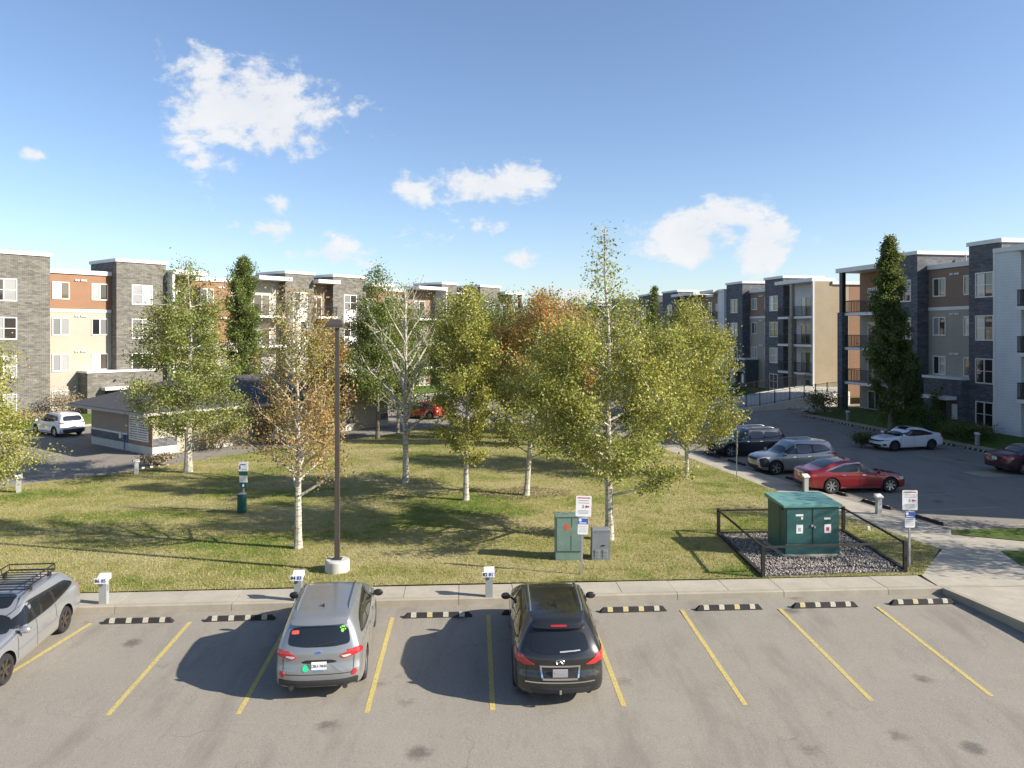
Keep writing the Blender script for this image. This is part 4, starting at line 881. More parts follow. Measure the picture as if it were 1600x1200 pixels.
for lab, px, py, z, rx, h, n, lf in (('loose brownish shrub at the ramp railing', 1290, 645, .4, 1.7, 1.9, 3000, 'leaf_shrub'), ('low olive shrub on the kerb corner before the white sedan', 1345, 698, .02, .8, .85, 1800, 'leaf_shrub'), ('dark shrub mass at the poplar foot', 1405, 672, .4, 1.6, 1.3, 3200, 'leaf_poplar'),
        ('broad dark shrub left of the dark brick entrance', 1448, 672, .4, 1.5, 1.7, 3200, 'leaf_poplar'), ('low juniper right of the dark brick entrance', 1515, 686, .35, 1.5, 1.0, 3000, 'leaf_poplar'), ('juniper at the entrance step of the dark building', 1490, 680, .35, 1.0, .9, 2000, 'leaf_poplar'), ('dry tan shrub against the beige siding', 100, 652, .6, 1.5, 2.0, 2200, 'leaf_dry'), ('pale dry hedge at the stone tower foot', 28, 660, .55, 2.6, .8, 2400, 'leaf_dry'),
        ('dry grey brown shrub against the garage wall', 345, 700, .05, 1.6, 1.8, 3600, 'leaf_dry'), ('rust coloured twiggy shrub at the garage corner', 405, 690, .05, 1.5, 1.9, 3000, 'leaf_dry'), ('green shrub before the far stone post', 1245, 628, .4, 1.3, .9, 1500, 'leaf_shrub'), ('dark leaf pile shrub at the lane wheel stops', 245, 727, .02, .9, .55, 1400, 'leaf_dry'),
        ('tall narrow shrub beside the dark entrance', 1462, 668, .5, .5, 2.6, 1200, 'leaf_poplar')):
    x, y = G(px, py, z); shrub(lab, x, y, z, rx, h, n, lf, px)

# ------------------------------------------------------------------ cars
def pch(xs, ys, x):
    xs, ys = np.array(xs, float), np.array(ys, float); h = np.diff(xs); d = np.diff(ys)/h; m = np.zeros(len(xs)); m[0], m[-1] = d[0], d[-1]
    for i in range(1, len(xs)-1): m[i] = 0 if d[i-1]*d[i] <= 0 else 2*d[i-1]*d[i]/(d[i-1]+d[i])
    x = np.clip(x, xs[0], xs[-1]); i = np.clip(np.searchsorted(xs, x)-1, 0, len(h)-1); t = (x-xs[i])/h[i]
    return (1+2*t)*(1-t)**2*ys[i]+t*(1-t)**2*h[i]*m[i]+t*t*(3-2*t)*ys[i+1]+t*t*(t-1)*h[i]*m[i+1]
def car_body(S):
    L, Wd = S['L'], S['W']; hw = Wd/2
    ts = np.unique(np.concatenate([np.linspace(0, .03, 5), np.linspace(.03, .97, 64), np.linspace(.97, 1, 5)]))
    zt = pch(*zip(*S['top']), ts); zb = pch(*zip(*S['belt']), ts); rf = pch(*zip(*S['rail']), ts)
    pw = pch([0, .06, .2, .8, .93, 1], S.get('plan', [.93, .97, 1, 1, .965, .9]), ts); z0 = pch([0, .08, .2, .85, .95, 1], [.3, .24, .2, .2, .22, .26], ts)
    def yend(z, x, prof, pl, s): return pch(*zip(*prof), z)*s+s*pl[0]*np.minimum(1.2, np.abs(x)/hw)**pl[1]
    rows = []
    for i, t in enumerate(ts):
        w = hw*pw[i]; b = min(zb[i], zt[i]-.09); wb = w*S.get('tuck', .965); wr = w*rf[i]; top = zt[i]
        c = [(0, z0[i]), (w*.55, z0[i]), (w*.9, z0[i]+.01), (w*.985, z0[i]+.1), (w, z0[i]+.3), (w*.995, max(z0[i]+.42, b-.16)), (wb, b), (wb+(wr-wb)*.45, b+(top-.06-b)*.55), (wr, max(b+.02, top-.07)), (wr*.9, top-.022), (wr*.55, top-.006), (0, top)]
        c = np.array(c); pts = []
        for k in range(len(c)-1):
            p0, p1, p2, p3 = c[max(k-1, 0)], c[k], c[k+1], c[min(k+2, len(c)-1)]
            for q in np.arange(0, 1, .25): pts.append(.5*((2*p1)+(-p0+p2)*q+(2*p0-5*p1+4*p2-p3)*q*q+(-p0+3*p1-3*p2+p3)*q**3))
        pts.append(c[-1]); pts = np.array(pts); pts[:, 0] = np.maximum(pts[:, 0], 0)
        e = min(t, 1-t); s = 1-.045*max(0, 1-e/.022)**2; zc = (z0[i]+b)/2; pts[:, 0] *= s; pts[:, 1] = zc+(pts[:, 1]-zc)*s
        full = np.concatenate([pts, (pts[1:-1]*[-1, 1])[::-1]]); rows.append((t, full))
    n = len(rows[0][1]); V = []; Fc = []
    def P3(t, x, z):
        yr = -L/2+yend(z, x, S['rear'], S.get('rr', (.16, 3)), 1); yf = L/2-yend(z, x, S['front'], S.get('fr', (.34, 2.6)), 1); return np.stack([x, yr+t*(yf-yr), z], 1)
    for t, f in rows: V.append(P3(t, f[:, 0], f[:, 1]))
    nr = len(rows)
    for i in range(nr-1):
        for k in range(n): Fc.append((i*n+k, (i+1)*n+k, (i+1)*n+(k+1) % n, i*n+(k+1) % n))
    V = list(np.concatenate(V))
    for ri, t in ((0, 0.), (nr-1, 1.)):
        f = rows[ri][1]; prev = list(range(ri*n, ri*n+n)); cen = np.array([0, (f[:, 1].max()+f[:, 1].min())/2])
        for sc in (.85, .68, .5, .3, .12):
            q = cen+(f-cen)*sc; st = len(V); V += list(P3(t, q[:, 0], q[:, 1])); cur = list(range(st, st+n))
            for k in range(n):
                qd = (prev[k], prev[(k+1) % n], cur[(k+1) % n], cur[k]); Fc.append(qd if ri == 0 else qd[::-1])
            prev = cur
        Fc.append(tuple(prev) if ri == 0 else tuple(prev[::-1]))
    me = bpy.data.meshes.new('body'); me.from_pydata([tuple(v) for v in V], [], Fc); me.materials.append(MATS[S['paint']]); me.materials.append(MATS['car_black'])
    bm = bmesh.new(); bm.from_mesh(me); bmesh.ops.recalc_face_normals(bm, faces=bm.faces); bm.to_mesh(me); bm.free()
    o = bpy.data.objects.new('body', me); COL.objects.link(o); cut = MB(); cut.m = 0
    for y in (S['yr'], S['yf']):
        for sx in (-1, 1):
            R_ = S['wr']+.06; nn = 28; vs = []
            for xx in (sx*(hw-.3), sx*(hw+.3)):
                for k in range(nn): a = 2*math.pi*k/nn; vs.append((xx, y+R_*math.cos(a), S['wr']+R_*math.sin(a)))
            fs = [(k, (k+1) % nn, nn+(k+1) % nn, nn+k) for k in range(nn)]+[tuple(range(nn))[::-1], tuple(range(nn, 2*nn))]
            cut.add(vs, fs if sx > 0 else [f[::-1] for f in fs])
    cm = cut.mesh('cut', 'car_black'); bm = bmesh.new(); bm.from_mesh(cm); bmesh.ops.recalc_face_normals(bm, faces=bm.faces); bm.to_mesh(cm); bm.free()
    co = bpy.data.objects.new('cut', cm); COL.objects.link(co)
    md = o.modifiers.new('b', 'BOOLEAN'); md.object = co; md.operation = 'DIFFERENCE'; md.solver = 'EXACT'
    try: md.material_mode = 'TRANSFER'
    except Exception: pass
    dg = bpy.context.evaluated_depsgraph_get(); r = bpy.data.meshes.new_from_object(o.evaluated_get(dg))
    bpy.data.objects.remove(o); bpy.data.objects.remove(co)
    r.polygons.foreach_set('use_smooth', [True]*len(r.polygons)); r.set_sharp_from_angle(angle=R(42)); return r
def wheel_meshes(wr, spokes, tw=.22):
    t = MB().lathe([(wr*.66, -tw/2+.01), (wr*.9, -tw/2), (wr*.985, -tw/2+.03), (wr, -tw/2+.06), (wr, tw/2-.06), (wr*.985, tw/2-.03), (wr*.9, tw/2), (wr*.66, tw/2-.01), (wr*.64, 0)], 30, 'x').mesh('tyre', 'tyre', True)
    r = MB(); q = wr*.68
    r.lathe([(q*.97, -.05), (q, tw/2-.035), (q*1.0, tw/2-.015), (q*.93, tw/2-.015), (q*.9, tw/2-.06), (q*.88, -.04)], 30, 'x'); r.lathe([(.001, tw/2-.05), (.065, tw/2-.05), (.06, tw/2-.025), (.001, tw/2-.02)][::-1], 12, 'x')
    for k in range(spokes):
        a = 2*math.pi*k/spokes; ca, sa = math.cos(a), math.sin(a); vs = []
        for rad, w, x in ((.045, .03, tw/2-.04), (q*.95, .04, tw/2-.025)):
            for sx in (-.03, 0):
                for sd in (-1, 1): vs.append((x+sx, rad*ca-sd*w*sa, rad*sa+sd*w*ca))
        r.add(vs, [(0,2,3,1)[::-1],(2,6,7,3)[::-1],(0,4,6,2)[::-1],(1,3,7,5)[::-1],(4,5,7,6)[::-1]])
    return t, r
class Car:
    def __init__(s, S, label, x, y, z, rz, pitch=0, group='parked cars', sides='LR'):
        s.S = S; s.o = thing('parked_car', label, 'car', (x, y, z), rz, None); s.o.rotation_euler = (pitch, 0, rz)
        if 'mesh' not in S: S['mesh'] = car_body(S)
        me = S['mesh']
        s.body = link('body', me, s.o); bm = bmesh.new(); bm.from_mesh(me); s.bvh = BVHTree.FromBMesh(bm); bm.free()
        if 'wm' not in S: S['wm'] = wheel_meshes(S['wr'], S.get('spokes', 5)); S['rm'] = S['wm'][1].mesh('rim', S.get('rim', 'rim_silver'), True)
        for yy in (S['yr'], S['yf']):
            for sx in (-1, 1):
                w = link('wheel', None, s.o, (sx*(S['W']/2-.12), yy, S['wr']), (0, 0, 0 if sx > 0 else math.pi)); link('tyre', S['wm'][0], w); link('rim', S['rm'], w); MB().lathe([(S['wr']*.6, 0), (S['wr']*.6, .03)], 20, 'x').obj('brake_disc', 'car_plastic', w)
    def hit(s, ax, a, b):
        if ax == 'rear': h = s.bvh.ray_cast(Vector((a, -9, b)), Vector((0,1,0)))
        elif ax == 'front': h = s.bvh.ray_cast(Vector((a, 9, b)), Vector((0,-1,0)))
        elif ax == 'top': h = s.bvh.ray_cast(Vector((a, b, 9)), Vector((0,0,-1)))
        elif ax == 'left': h = s.bvh.ray_cast(Vector((-9, a, b)), Vector((1,0,0)))
        else: h = s.bvh.ray_cast(Vector((9, a, b)), Vector((-1,0,0)))
        return (h[0], h[1]) if h[0] else (None, None)
    def decal(s, name, ax, poly, m, off=.006, parent=None, rings=5, dense=6):
        P = []
        for i in range(len(poly)):
            a, b = np.array(poly[i]), np.array(poly[(i+1) % len(poly)])
            for k in range(dense): P.append(a+(b-a)*k/dense)
        P = np.array(P)
        if dense > 1:
            for _ in range(2): P = .25*np.roll(P, 1, 0)+.5*P+.25*np.roll(P, -1, 0)
        c = P.mean(0); n = len(P); vs = []; last = None; ok = []
        for q, of in [(1, -.004), (.985, off)]+[(1-(j+1)/rings, off) for j in range(rings)]:
            if q < 1e-6: q = .001
            for p in c+(P-c)*q:
                h, nr = s.hit(ax, *p)
                if h is None: ok.append(False); vs.append(Vector((0,0,0)) if not vs else vs[-1].copy())
                else: ok.append(True); vs.append(h+nr*of)
        fs = []
        for j in range(rings+1):
            for k in range(n):
                f = (j*n+k, j*n+(k+1) % n, (j+1)*n+(k+1) % n, (j+1)*n+k)
                if all(ok[i] for i in f): fs.append(f)
        mb = MB().add(vs, fs); me = mb.mesh(name, m); bm = bmesh.new(); bm.from_mesh(me); bmesh.ops.recalc_face_normals(bm, faces=bm.faces); bm.to_mesh(me); bm.free()
        me.polygons.foreach_set('use_smooth', [True]*len(me.polygons)); me.set_sharp_from_angle(angle=R(40))
        return link(name, me, parent or s.o)
    def pair(s, name, ax, poly, m, **k):
        if ax == 'side': return [s.decal(name, 'left', poly, m, **k), s.decal(name, 'right', poly, m, **k)]
        return [s.decal(name, ax, poly, m, **k), s.decal(name, ax, [(-a, b) for a, b in poly], m, **k)]
    def strip(s, name, ax, pts, w, m, off=.004, parent=None):
        pts = [Vector(p) for p in pts]; Q = []
        for a, b in zip(pts, pts[1:]):
            k = max(2, int((b-a).length/.06)); Q += [a+(b-a)*i/k for i in range(k)]
        Q.append(pts[-1]); vs = []; n = len(Q)
        for i, p in enumerate(Q):
            d = (Q[min(i+1, n-1)]-Q[max(i-1, 0)]).normalized(); nn = Vector((-d.y, d.x))*w/2
            for q in (p-nn, p+nn):
                h, nr = s.hit(ax, q.x, q.y); vs.append(h+nr*off if h is not None else (vs[-2] if len(vs) > 1 else Vector((0,0,.5))))
        mb = MB().add(vs, [(2*i, 2*i+1, 2*i+3, 2*i+2) for i in range(n-1)]); me = mb.mesh(name, m); bm = bmesh.new(); bm.from_mesh(me); bmesh.ops.recalc_face_normals(bm, faces=bm.faces); bm.to_mesh(me); bm.free()
        return link(name, me, parent or s.o)
    def seams(s, *lines):
        for l in lines:
            for ax in ('left', 'right'): s.strip('door_seam', ax, l, .013, 'seam')
    def mirror(s, y, z, m):
        for sx in (-1, 1):
            bm = bmesh.new(); bmesh.ops.create_uvsphere(bm, u_segments=14, v_segments=9, radius=1)
            for v in bm.verts:
                v.co = Vector((sx*(s.S['W']/2+.09)+v.co.x*.125, y+v.co.y*(.075 if v.co.y > 0 else .035), z+v.co.z*.085))
            me = bpy.data.meshes.new('mirror'); bm.to_mesh(me); bm.free(); me.materials.append(MATS[m]); me.polygons.foreach_set('use_smooth', [True]*len(me.polygons)); o = link('mirror', me, s.o)
            MB().tube([(sx*(s.S['W']/2-.09), y+.02, z-.06), (sx*(s.S['W']/2+.04), y, z-.03)], .025, 6).obj('mirror_arm', 'car_plastic', o)
    def handles(s, ys, z, m):
        for y in ys:
            for ax in ('left', 'right'): s.decal('door_handle', ax, [(y-.1, z-.014), (y+.1, z-.014), (y+.1, z+.014), (y-.1, z+.014)], m, off=.028, rings=2, dense=3)
    def rails(s, x, y0, y1, m, h=.05):
        for sx in (-1, 1):
            pts = []
            for i in range(9):
                yy = y0+(y1-y0)*i/8; p, _ = s.hit('top', sx*x, yy)
                if p is not None: pts.append(p+Vector((0, 0, h if 0 < i < 8 else -.01)))
            MB().tube(pts, .019, 8).obj('roof_rail', m, s.o, True)
    def plate(s, txt, x, z, m='plate_white', tm='ink_blue'):
        h, n = s.hit('rear', x, z); y = min(s.hit('rear', x+d, z+e)[0].y for d in (-.15, .15) for e in (-.07, .07))-.012
        o = MB().bbox(x-.155, x+.155, y, y+.02, z-.08, z+.08, .004).obj('licence_plate', m, s.o)
        if txt: link('lettering', text_mesh(txt, .078, tm, 0), o, (x, y-.003, z-.005), (R(90), 0, 0))
        else: MB().box(x-.11, x+.11, y-.003, y, z-.02, z+.03).obj('lettering', 'ink_grey', o)
    def glasshouse(s, panes, base=None):
        if base: s.pair('window_surround', 'side', base, 'car_black', off=.004)
        for p in panes: s.pair('side_window', 'side', p, 'car_glass', off=.009)
paint('paint_grey', (.29,.295,.295), .55); paint('paint_black', (.03,.029,.027), .5); paint('paint_silver', (.38,.385,.39), .6); paint('paint_red', (.22,.014,.018), .35); paint('paint_kia', (.26,.27,.29), .55)
paint('paint_white', (.74,.75,.77), .05); paint('paint_navy', (.012,.016,.03), .4); paint('paint_jeep', (.70,.70,.72), .05); paint('paint_maroon', (.05,.012,.03), .4); paint('paint_bright_red', (.55,.03,.03), .2)
def suv(L, W, H, paint_, wb, fo, wr=.36, rake=.42, **k):
    d = dict(L=L, W=W, paint=paint_, wr=wr, yf=L/2-fo, yr=L/2-fo-wb, top=[(0,H-.05),(.1,H-.012),(.25,H),(.45,H-.005),(.57,H-.05),(.64,H-.23),(.74,1.13),(.78,1.09),(.9,1.03),(.965,.95),(1,.84)],
             belt=[(0,1.06),(.3,1.04),(.7,.99),(.9,.9),(1,.72)], rail=[(0,.70),(.15,.715),(.5,.72),(.64,.79),(.74,.88),(.95,.86),(1,.82)],
             rear=[(.2,.1),(.34,.02),(.46,0),(.66,.01),(.74,.06),(.98,.09),(1.08,.13),(H-.15,rake*.86),(H,rake+.05)], front=[(.2,.12),(.35,.02),(.55,0),(.8,.04),(.95,.1),(1.1,.2),(H,.5)])
    d.update(k); return d
def sedan(L, W, H, paint_, wb, fo, wr=.335, **k):
    d = dict(L=L, W=W, paint=paint_, wr=wr, yf=L/2-fo, yr=L/2-fo-wb, top=[(0,.98),(.03,1.06),(.1,1.09),(.16,1.12),(.3,H-.08),(.38,H-.01),(.45,H),(.53,H-.03),(.6,H-.16),(.7,1.02),(.74,.98),(.88,.9),(.965,.81),(1,.7)],
             belt=[(0,.92),(.15,.97),(.4,.95),(.7,.89),(.9,.78),(1,.6)], rail=[(0,.82),(.1,.84),(.17,.82),(.3,.7),(.45,.69),(.58,.74),(.7,.88),(.95,.86),(1,.8)],
             rear=[(.2,.12),(.34,.03),(.5,0),(.8,.03),(.95,.05),(1.05,.08),(H,.3)], front=[(.2,.1),(.35,.02),(.5,0),(.7,.04),(.85,.12),(1.0,.2),(H,.4)], tuck=.97)
    d.update(k); return d
PITCH = math.atan(.04)
def side_windows_suv(c, H, yA, yD, zb=1.06, split=(.2, -.72)):
    # yA: mirror corner, yD: rear end of the glass
    zt = H-.17
    c.glasshouse([[(yA, zb+.0), (yA-.62, zt-.03), (split[0]+.05, zt), (split[0]+.05, zb+.0)], [(split[0]-.04, zb), (split[0]-.04, zt), (split[1]+.05, zt-.02), (split[1]+.02, zb+.03)], [(split[1]-.05, zb+.05), (split[1]-.04, zt-.03), (yD+.3, zt-.07), (yD, zb+.16)]],
                 [(yA+.06, zb-.02), (yA-.62, zt+.03), (0, zt+.05), (yD+.32, zt-.03), (yD-.06, zb+.12), (-.6, zb-.02)])
# grey crossover
S1 = suv(4.6, 1.88, 1.67, 'paint_grey', 2.71, .93, .355); x, y = GL(497, 1060)
c = Car(S1, 'grey crossover with paw sticker and white licence plate', -4.30, 18.35, zl(0, 18.35), R(6), PITCH)
side_windows_suv(c, 1.67, .98, -1.72)
c.decal('windscreen', 'top', [(-.62,.62),(.62,.62),(.7,1.2),(-.7,1.2)], 'car_glass', rings=6)
c.decal('spoiler', 'rear', [(-.6,1.475),(.6,1.475),(.56,1.575),(-.56,1.575)], 'paint_grey', off=.07)
c.decal('rear_window', 'rear', [(-.66,1.14),(-.3,1.1),(.3,1.1),(.66,1.14),(.6,1.47),(-.6,1.47)], 'car_glass', rings=6)
c.strip('wiper', 'rear', [(-.02,1.13),(.38,1.19)], .025, 'car_black', .025)
for q in c.pair('tail_lamp', 'rear', [(.42,.93),(.52,.86),(.83,.93),(.87,1.05),(.78,1.07)], 'lamp_red', off=.014):
    pass
c.pair('reversing_lamp', 'rear', [(.46,.93),(.53,.885),(.68,.92),(.66,.945)], 'lamp_clear', off=.02, rings=2)
c.pair('tail_lamp', 'side', [(-1.9,.95),(-2.16,.93),(-2.16,1.04),(-2.0,1.04)], 'lamp_red', off=.012)
c.decal('plate_recess', 'rear', [(-.36,.82),(-.26,.86),(.26,.86),(.4,.82),(.34,.79),(-.3,.79)], 'car_black', off=.004, rings=2)
c.plate('CBU-7845', .02, .755, tm='ink_black')
c.decal('tow_hook_trim', 'rear', [(-.1,.64),(.14,.64),(.1,.665),(-.06,.665)], 'chrome', off=.012, rings=2)
c.decal('lower_bumper', 'rear', [(-.8,.27),(.8,.27),(.84,.5),(.6,.46),(-.6,.46),(-.84,.5)], 'car_plastic', off=.01, rings=4)
c.pair('reflector', 'rear', [(.68,.54),(.76,.52),(.8,.64),(.73,.66)], 'lamp_red', off=.015, rings=2)
c.strip('bumper_seam', 'rear', [(-.86,.58),(.86,.58)], .014, 'seam'); c.strip('hatch_seam', 'rear', [(-.72,.6),(-.74,1.05)], .012, 'seam'); c.strip('hatch_seam', 'rear', [(.72,.6),(.74,1.05)], .012, 'seam')
b = c.decal('badge', 'rear', [(.075*math.cos(a), 1.005+.03*math.sin(a)) for a in np.linspace(0, 6.28, 13)[:-1]], 'chrome', off=.01, rings=2, dense=1); c.decal('badge_face', 'rear', [(.065*math.cos(a), 1.005+.022*math.sin(a)) for a in np.linspace(0, 6.28, 13)[:-1]], 'ink_blue', off=.014, rings=2, dense=1, parent=b)
c.decal('round_sticker', 'rear', [(-.26+.065*math.cos(a), .7+.065*math.sin(a)) for a in np.linspace(0, 6.28, 15)[:-1]], 'sticker_green', off=.012, rings=2, dense=1)
c.decal('window_sticker', 'rear', [(-.58,1.33),(-.42,1.34),(-.42,1.41),(-.57,1.4)], 'sticker_red', off=.013, rings=2)
for dx, dz, r in ((.48,1.38,.034),(.44,1.43,.015),(.475,1.445,.015),(.51,1.44,.015),(.535,1.4,.015)): c.decal('paw_sticker', 'rear', [(dx+r*math.cos(a), dz+r*math.sin(a)) for a in np.linspace(0, 6.28, 9)[:-1]], 'sticker_lime', off=.013, rings=2, dense=1)
c.seams([(.2,.35),(.2,1.02)], [(-.72,.6),(-.7,1.02)], [(1.0,.42),(.96,1.0)]); c.handles((.35,-.5), .9, 'paint_grey'); c.mirror(.92, 1.06, 'car_black')
c.rails(.56, -1.5, .35, 'paint_grey', .02)
for sx in (-.55, .55): MB().lathe([(.05,-.12),(.055,.02),(.04,.02)], 14, 'z').obj('exhaust_tip', 'car_plastic', c.o).matrix_local = Matrix.Translation((sx, -2.24, .3)) @ Matrix.Rotation(R(90), 4, 'X')
p, _ = c.hit('top', 0, -1.3); MB().add([(-.03,p.y-.1,p.z-.01),(.03,p.y-.1,p.z-.01),(0,p.y+.12,p.z-.01),(0,p.y-.09,p.z+.07)], [(0,1,3),(1,2,3),(2,0,3)]).obj('antenna_fin', 'car_black', c.o)
c.decal('headlamp', 'front', [(.45,.78),(.85,.82),(.8,.9),(.5,.86)], 'lamp_clear'); c.decal('headlamp', 'front', [(-.45,.78),(-.85,.82),(-.8,.9),(-.5,.86)], 'lamp_clear'); c.decal('grille', 'front', [(-.4,.5),(.4,.5),(.45,.76),(-.45,.76)], 'car_black')
# black crossover
S2 = suv(4.86, 1.93, 1.65, 'paint_black', 2.885, .92, .39, .62, rr=(.24, 2.6), rail=[(0,.6),(.15,.68),(.5,.7),(.64,.79),(.74,.88),(.95,.86),(1,.82)], spokes=6)
c = Car(S2, 'glossy black crossover with silver roof rails and red tail lamps', .93, 18.2, zl(0, 18.2), R(1.5), PITCH)
side_windows_suv(c, 1.65, 1.0, -1.75, 1.05)
c.decal('windscreen', 'top', [(-.62,.72),(.62,.72),(.72,1.3),(-.72,1.3)], 'car_glass', rings=6); c.decal('sunroof', 'top', [(-.42,.1),(.42,.1),(.44,.6),(-.44,.6)], 'car_glass', rings=4)
c.decal('rear_window', 'rear', [(-.64,1.14),(-.3,1.08),(.3,1.08),(.64,1.14),(.54,1.4),(.3,1.43),(-.3,1.43),(-.54,1.4)], 'car_glass', rings=6)
c.decal('spoiler', 'rear', [(-.56,1.44),(.56,1.44),(.5,1.53),(-.5,1.53)], 'paint_black', off=.09)
c.decal('brake_lamp', 'rear', [(-.17,1.47),(.17,1.47),(.17,1.5),(-.17,1.5)], 'lamp_red', off=.1, rings=2)
c.strip('wiper', 'rear', [(.0,1.12),(.42,1.14)], .02, 'trim_grey', .02)
c.pair('tail_lamp', 'rear', [(.5,.88),(.72,.86),(.93,.96),(.95,1.1),(.82,1.06),(.66,.95)], 'lamp_red', off=.014); c.pair('tail_lamp', 'side', [(-1.95,.92),(-2.2,.9),(-2.2,1.05),(-2.05,1.08)], 'lamp_red', off=.012)
c.decal('plate_recess', 'rear', [(-.34,.63),(.34,.63),(.36,.83),(-.36,.83)], 'car_black', off=.004, rings=3)
c.plate(None, 0, .74, 'ink_grey', 'plate_white')
for l in ([(-.42,.86),(.42,.86)], [(-.36,.62),(.36,.62)], [(-.37,.64),(-.4,.84)], [(.37,.64),(.4,.84)]): c.strip('chrome_trim', 'rear', l, .035, 'chrome', .012)
mb = MB()
h, _ = c.hit('rear', 0, .95)
mb.tube([(.085*math.cos(a), h.y-.01, .95+.05*math.sin(a)) for a in np.linspace(-.9, 4.0, 16)]+[(0, h.y-.012, .965), (.055, h.y-.01, .91)], .011, 6); mb.obj('badge', 'chrome', c.o)
c.strip('bumper_edge', 'rear', [(-.72,.55),(.72,.55)], .025, 'chrome', .006); c.decal('lower_bumper', 'rear', [(-.55,.3),(.55,.3),(.66,.44),(-.66,.44)], 'car_plastic', off=.008, rings=3); c.strip('hatch_seam', 'rear', [(-.7,.58),(-.68,.9)], .012, 'seam'); c.strip('hatch_seam', 'rear', [(.7,.58),(.68,.9)], .012, 'seam')
c.seams([(.2,.35),(.2,1.02)], [(-.72,.65),(-.7,1.02)], [(1.05,.42),(1.0,1.0)]); c.handles((.4,-.5), .9, 'paint_black'); c.mirror(.98, 1.05, 'paint_black'); c.rails(.56, -1.35, .6, 'rim_silver', .05)
p, _ = c.hit('top', 0, -1.1); MB().add([(-.03,p.y-.1,p.z-.01),(.03,p.y-.1,p.z-.01),(0,p.y+.12,p.z-.01),(0,p.y-.09,p.z+.08)], [(0,1,3),(1,2,3),(2,0,3)]).obj('antenna_fin', 'car_black', c.o)
for sx in (-.6, .6): MB().lathe([(.06,-.12),(.065,.02),(.05,.02)], 14, 'z').obj('exhaust_tip', 'car_plastic', c.o).matrix_local = Matrix.Translation((sx, -2.24, .31)) @ Matrix.Rotation(R(90), 4, 'X')
MB().lathe([(.001,0),(.025,.01),(.025,.1)], 10).obj('tow_ball', 'chrome', c.o).location = (0, -2.47, .33); MB().tube([(0,-2.1,.32),(0,-2.47,.32)], .025, 6).obj('tow_bar', 'car_black', c.o)
c.decal('grille', 'front', [(-.4,.5),(.4,.5),(.45,.76),(-.45,.76)], 'car_black'); c.pair('headlamp', 'front', [(.5,.78),(.88,.86),(.82,.95),(.55,.86)], 'lamp_clear')
# silver estate car, nose towards the camera
S3 = suv(4.66, 1.80, 1.46, 'paint_silver', 2.65, .93, .325, .5, top=[(0,1.36),(.1,1.42),(.25,1.46),(.42,1.455),(.53,1.41),(.6,1.27),(.71,.98),(.76,.95),(.9,.88),(.965,.8),(1,.7)], belt=[(0,.95),(.3,.93),(.7,.87),(.9,.78),(1,.6)],
         rear=[(.2,.1),(.34,.02),(.46,0),(.66,.01),(.9,.06),(.98,.12),(1.46,.55)], rim='rim_dark', spokes=6, front=[(.2,.12),(.35,.02),(.5,0),(.7,.04),(.85,.12),(1.0,.2),(1.46,.5)])
c = Car(S3, 'silver estate car with black roof basket parked nose outwards', -12.08, 18.15, zl(0, 18.15), R(185), -PITCH)
side_windows_suv(c, 1.46, .88, -1.85, .94, (.12, -.78)); c.decal('windscreen', 'top', [(-.58,.5),(.58,.5),(.7,1.05),(-.7,1.05)], 'car_glass', rings=6); c.decal('sunroof', 'top', [(-.4,-.1),(.4,-.1),(.42,.38),(-.42,.38)], 'car_glass', rings=4)
c.seams([(.12,.3),(.12,.92)], [(-.78,.6),(-.76,.92)], [(.95,.36),(.9,.9)]); c.handles((.3,-.55), .82, 'paint_silver'); c.mirror(.82, .95, 'paint_silver'); c.rails(.54, -1.6, .35, 'rim_silver', .04)
c.strip('side_moulding', 'right', [(-1.0,.55),(1.0,.52)], .03, 'paint_silver', .012); c.strip('side_moulding', 'left', [(-1.0,.55),(1.0,.52)], .03, 'paint_silver', .012)
c.pair('headlamp', 'front', [(.42,.6),(.8,.64),(.82,.74),(.5,.72)], 'lamp_clear'); c.decal('grille', 'front', [(-.35,.35),(.35,.35),(.38,.68),(-.38,.68)], 'car_black'); c.pair('tail_lamp', 'rear', [(.6,.7),(.85,.72),(.84,.92),(.68,.9)], 'lamp_red'); c.decal('rear_window', 'rear', [(-.6,.98),(.6,.98),(.5,1.28),(-.5,1.28)], 'car_glass'); c.pair('side_repeater', 'side', [(1.25,.62),(1.37,.62),(1.37,.66),(1.25,.66)], 'lamp_clear', rings=2)
rb = link('roof_basket', None, None, c.o.location, c.o.rotation_euler); tag(rb, 'black steel roof basket on the silver estate car', 'roof rack')
mb = MB()
for z in (1.56, 1.70):
    mb.tube([(-.55,-1.45,z),(.55,-1.45,z),(.55,-.05,z),(-.55,-.05,z),(-.55,-1.45,z)], .016, 6)
mb.obj('frame', 'metal_black', rb)
for k in range(9): MB().tube([(-.55,-1.4+k*.165,1.56),(.55,-1.4+k*.165,1.56)], .012, 5).obj('cross_bar', 'metal_black', rb)
for sx in (-1, 1):
    for k in range(5): MB().tube([(sx*.55,-1.45+k*.35,1.56),(sx*.55,-1.45+k*.35,1.70)], .012, 5).obj('upright', 'metal_black', rb)
    for yy in (-1.2, -.3): MB().box(sx*.53-.03, sx*.53+.03, yy-.06, yy+.06, 1.44, 1.55).obj('clamp', 'metal_black', rb)
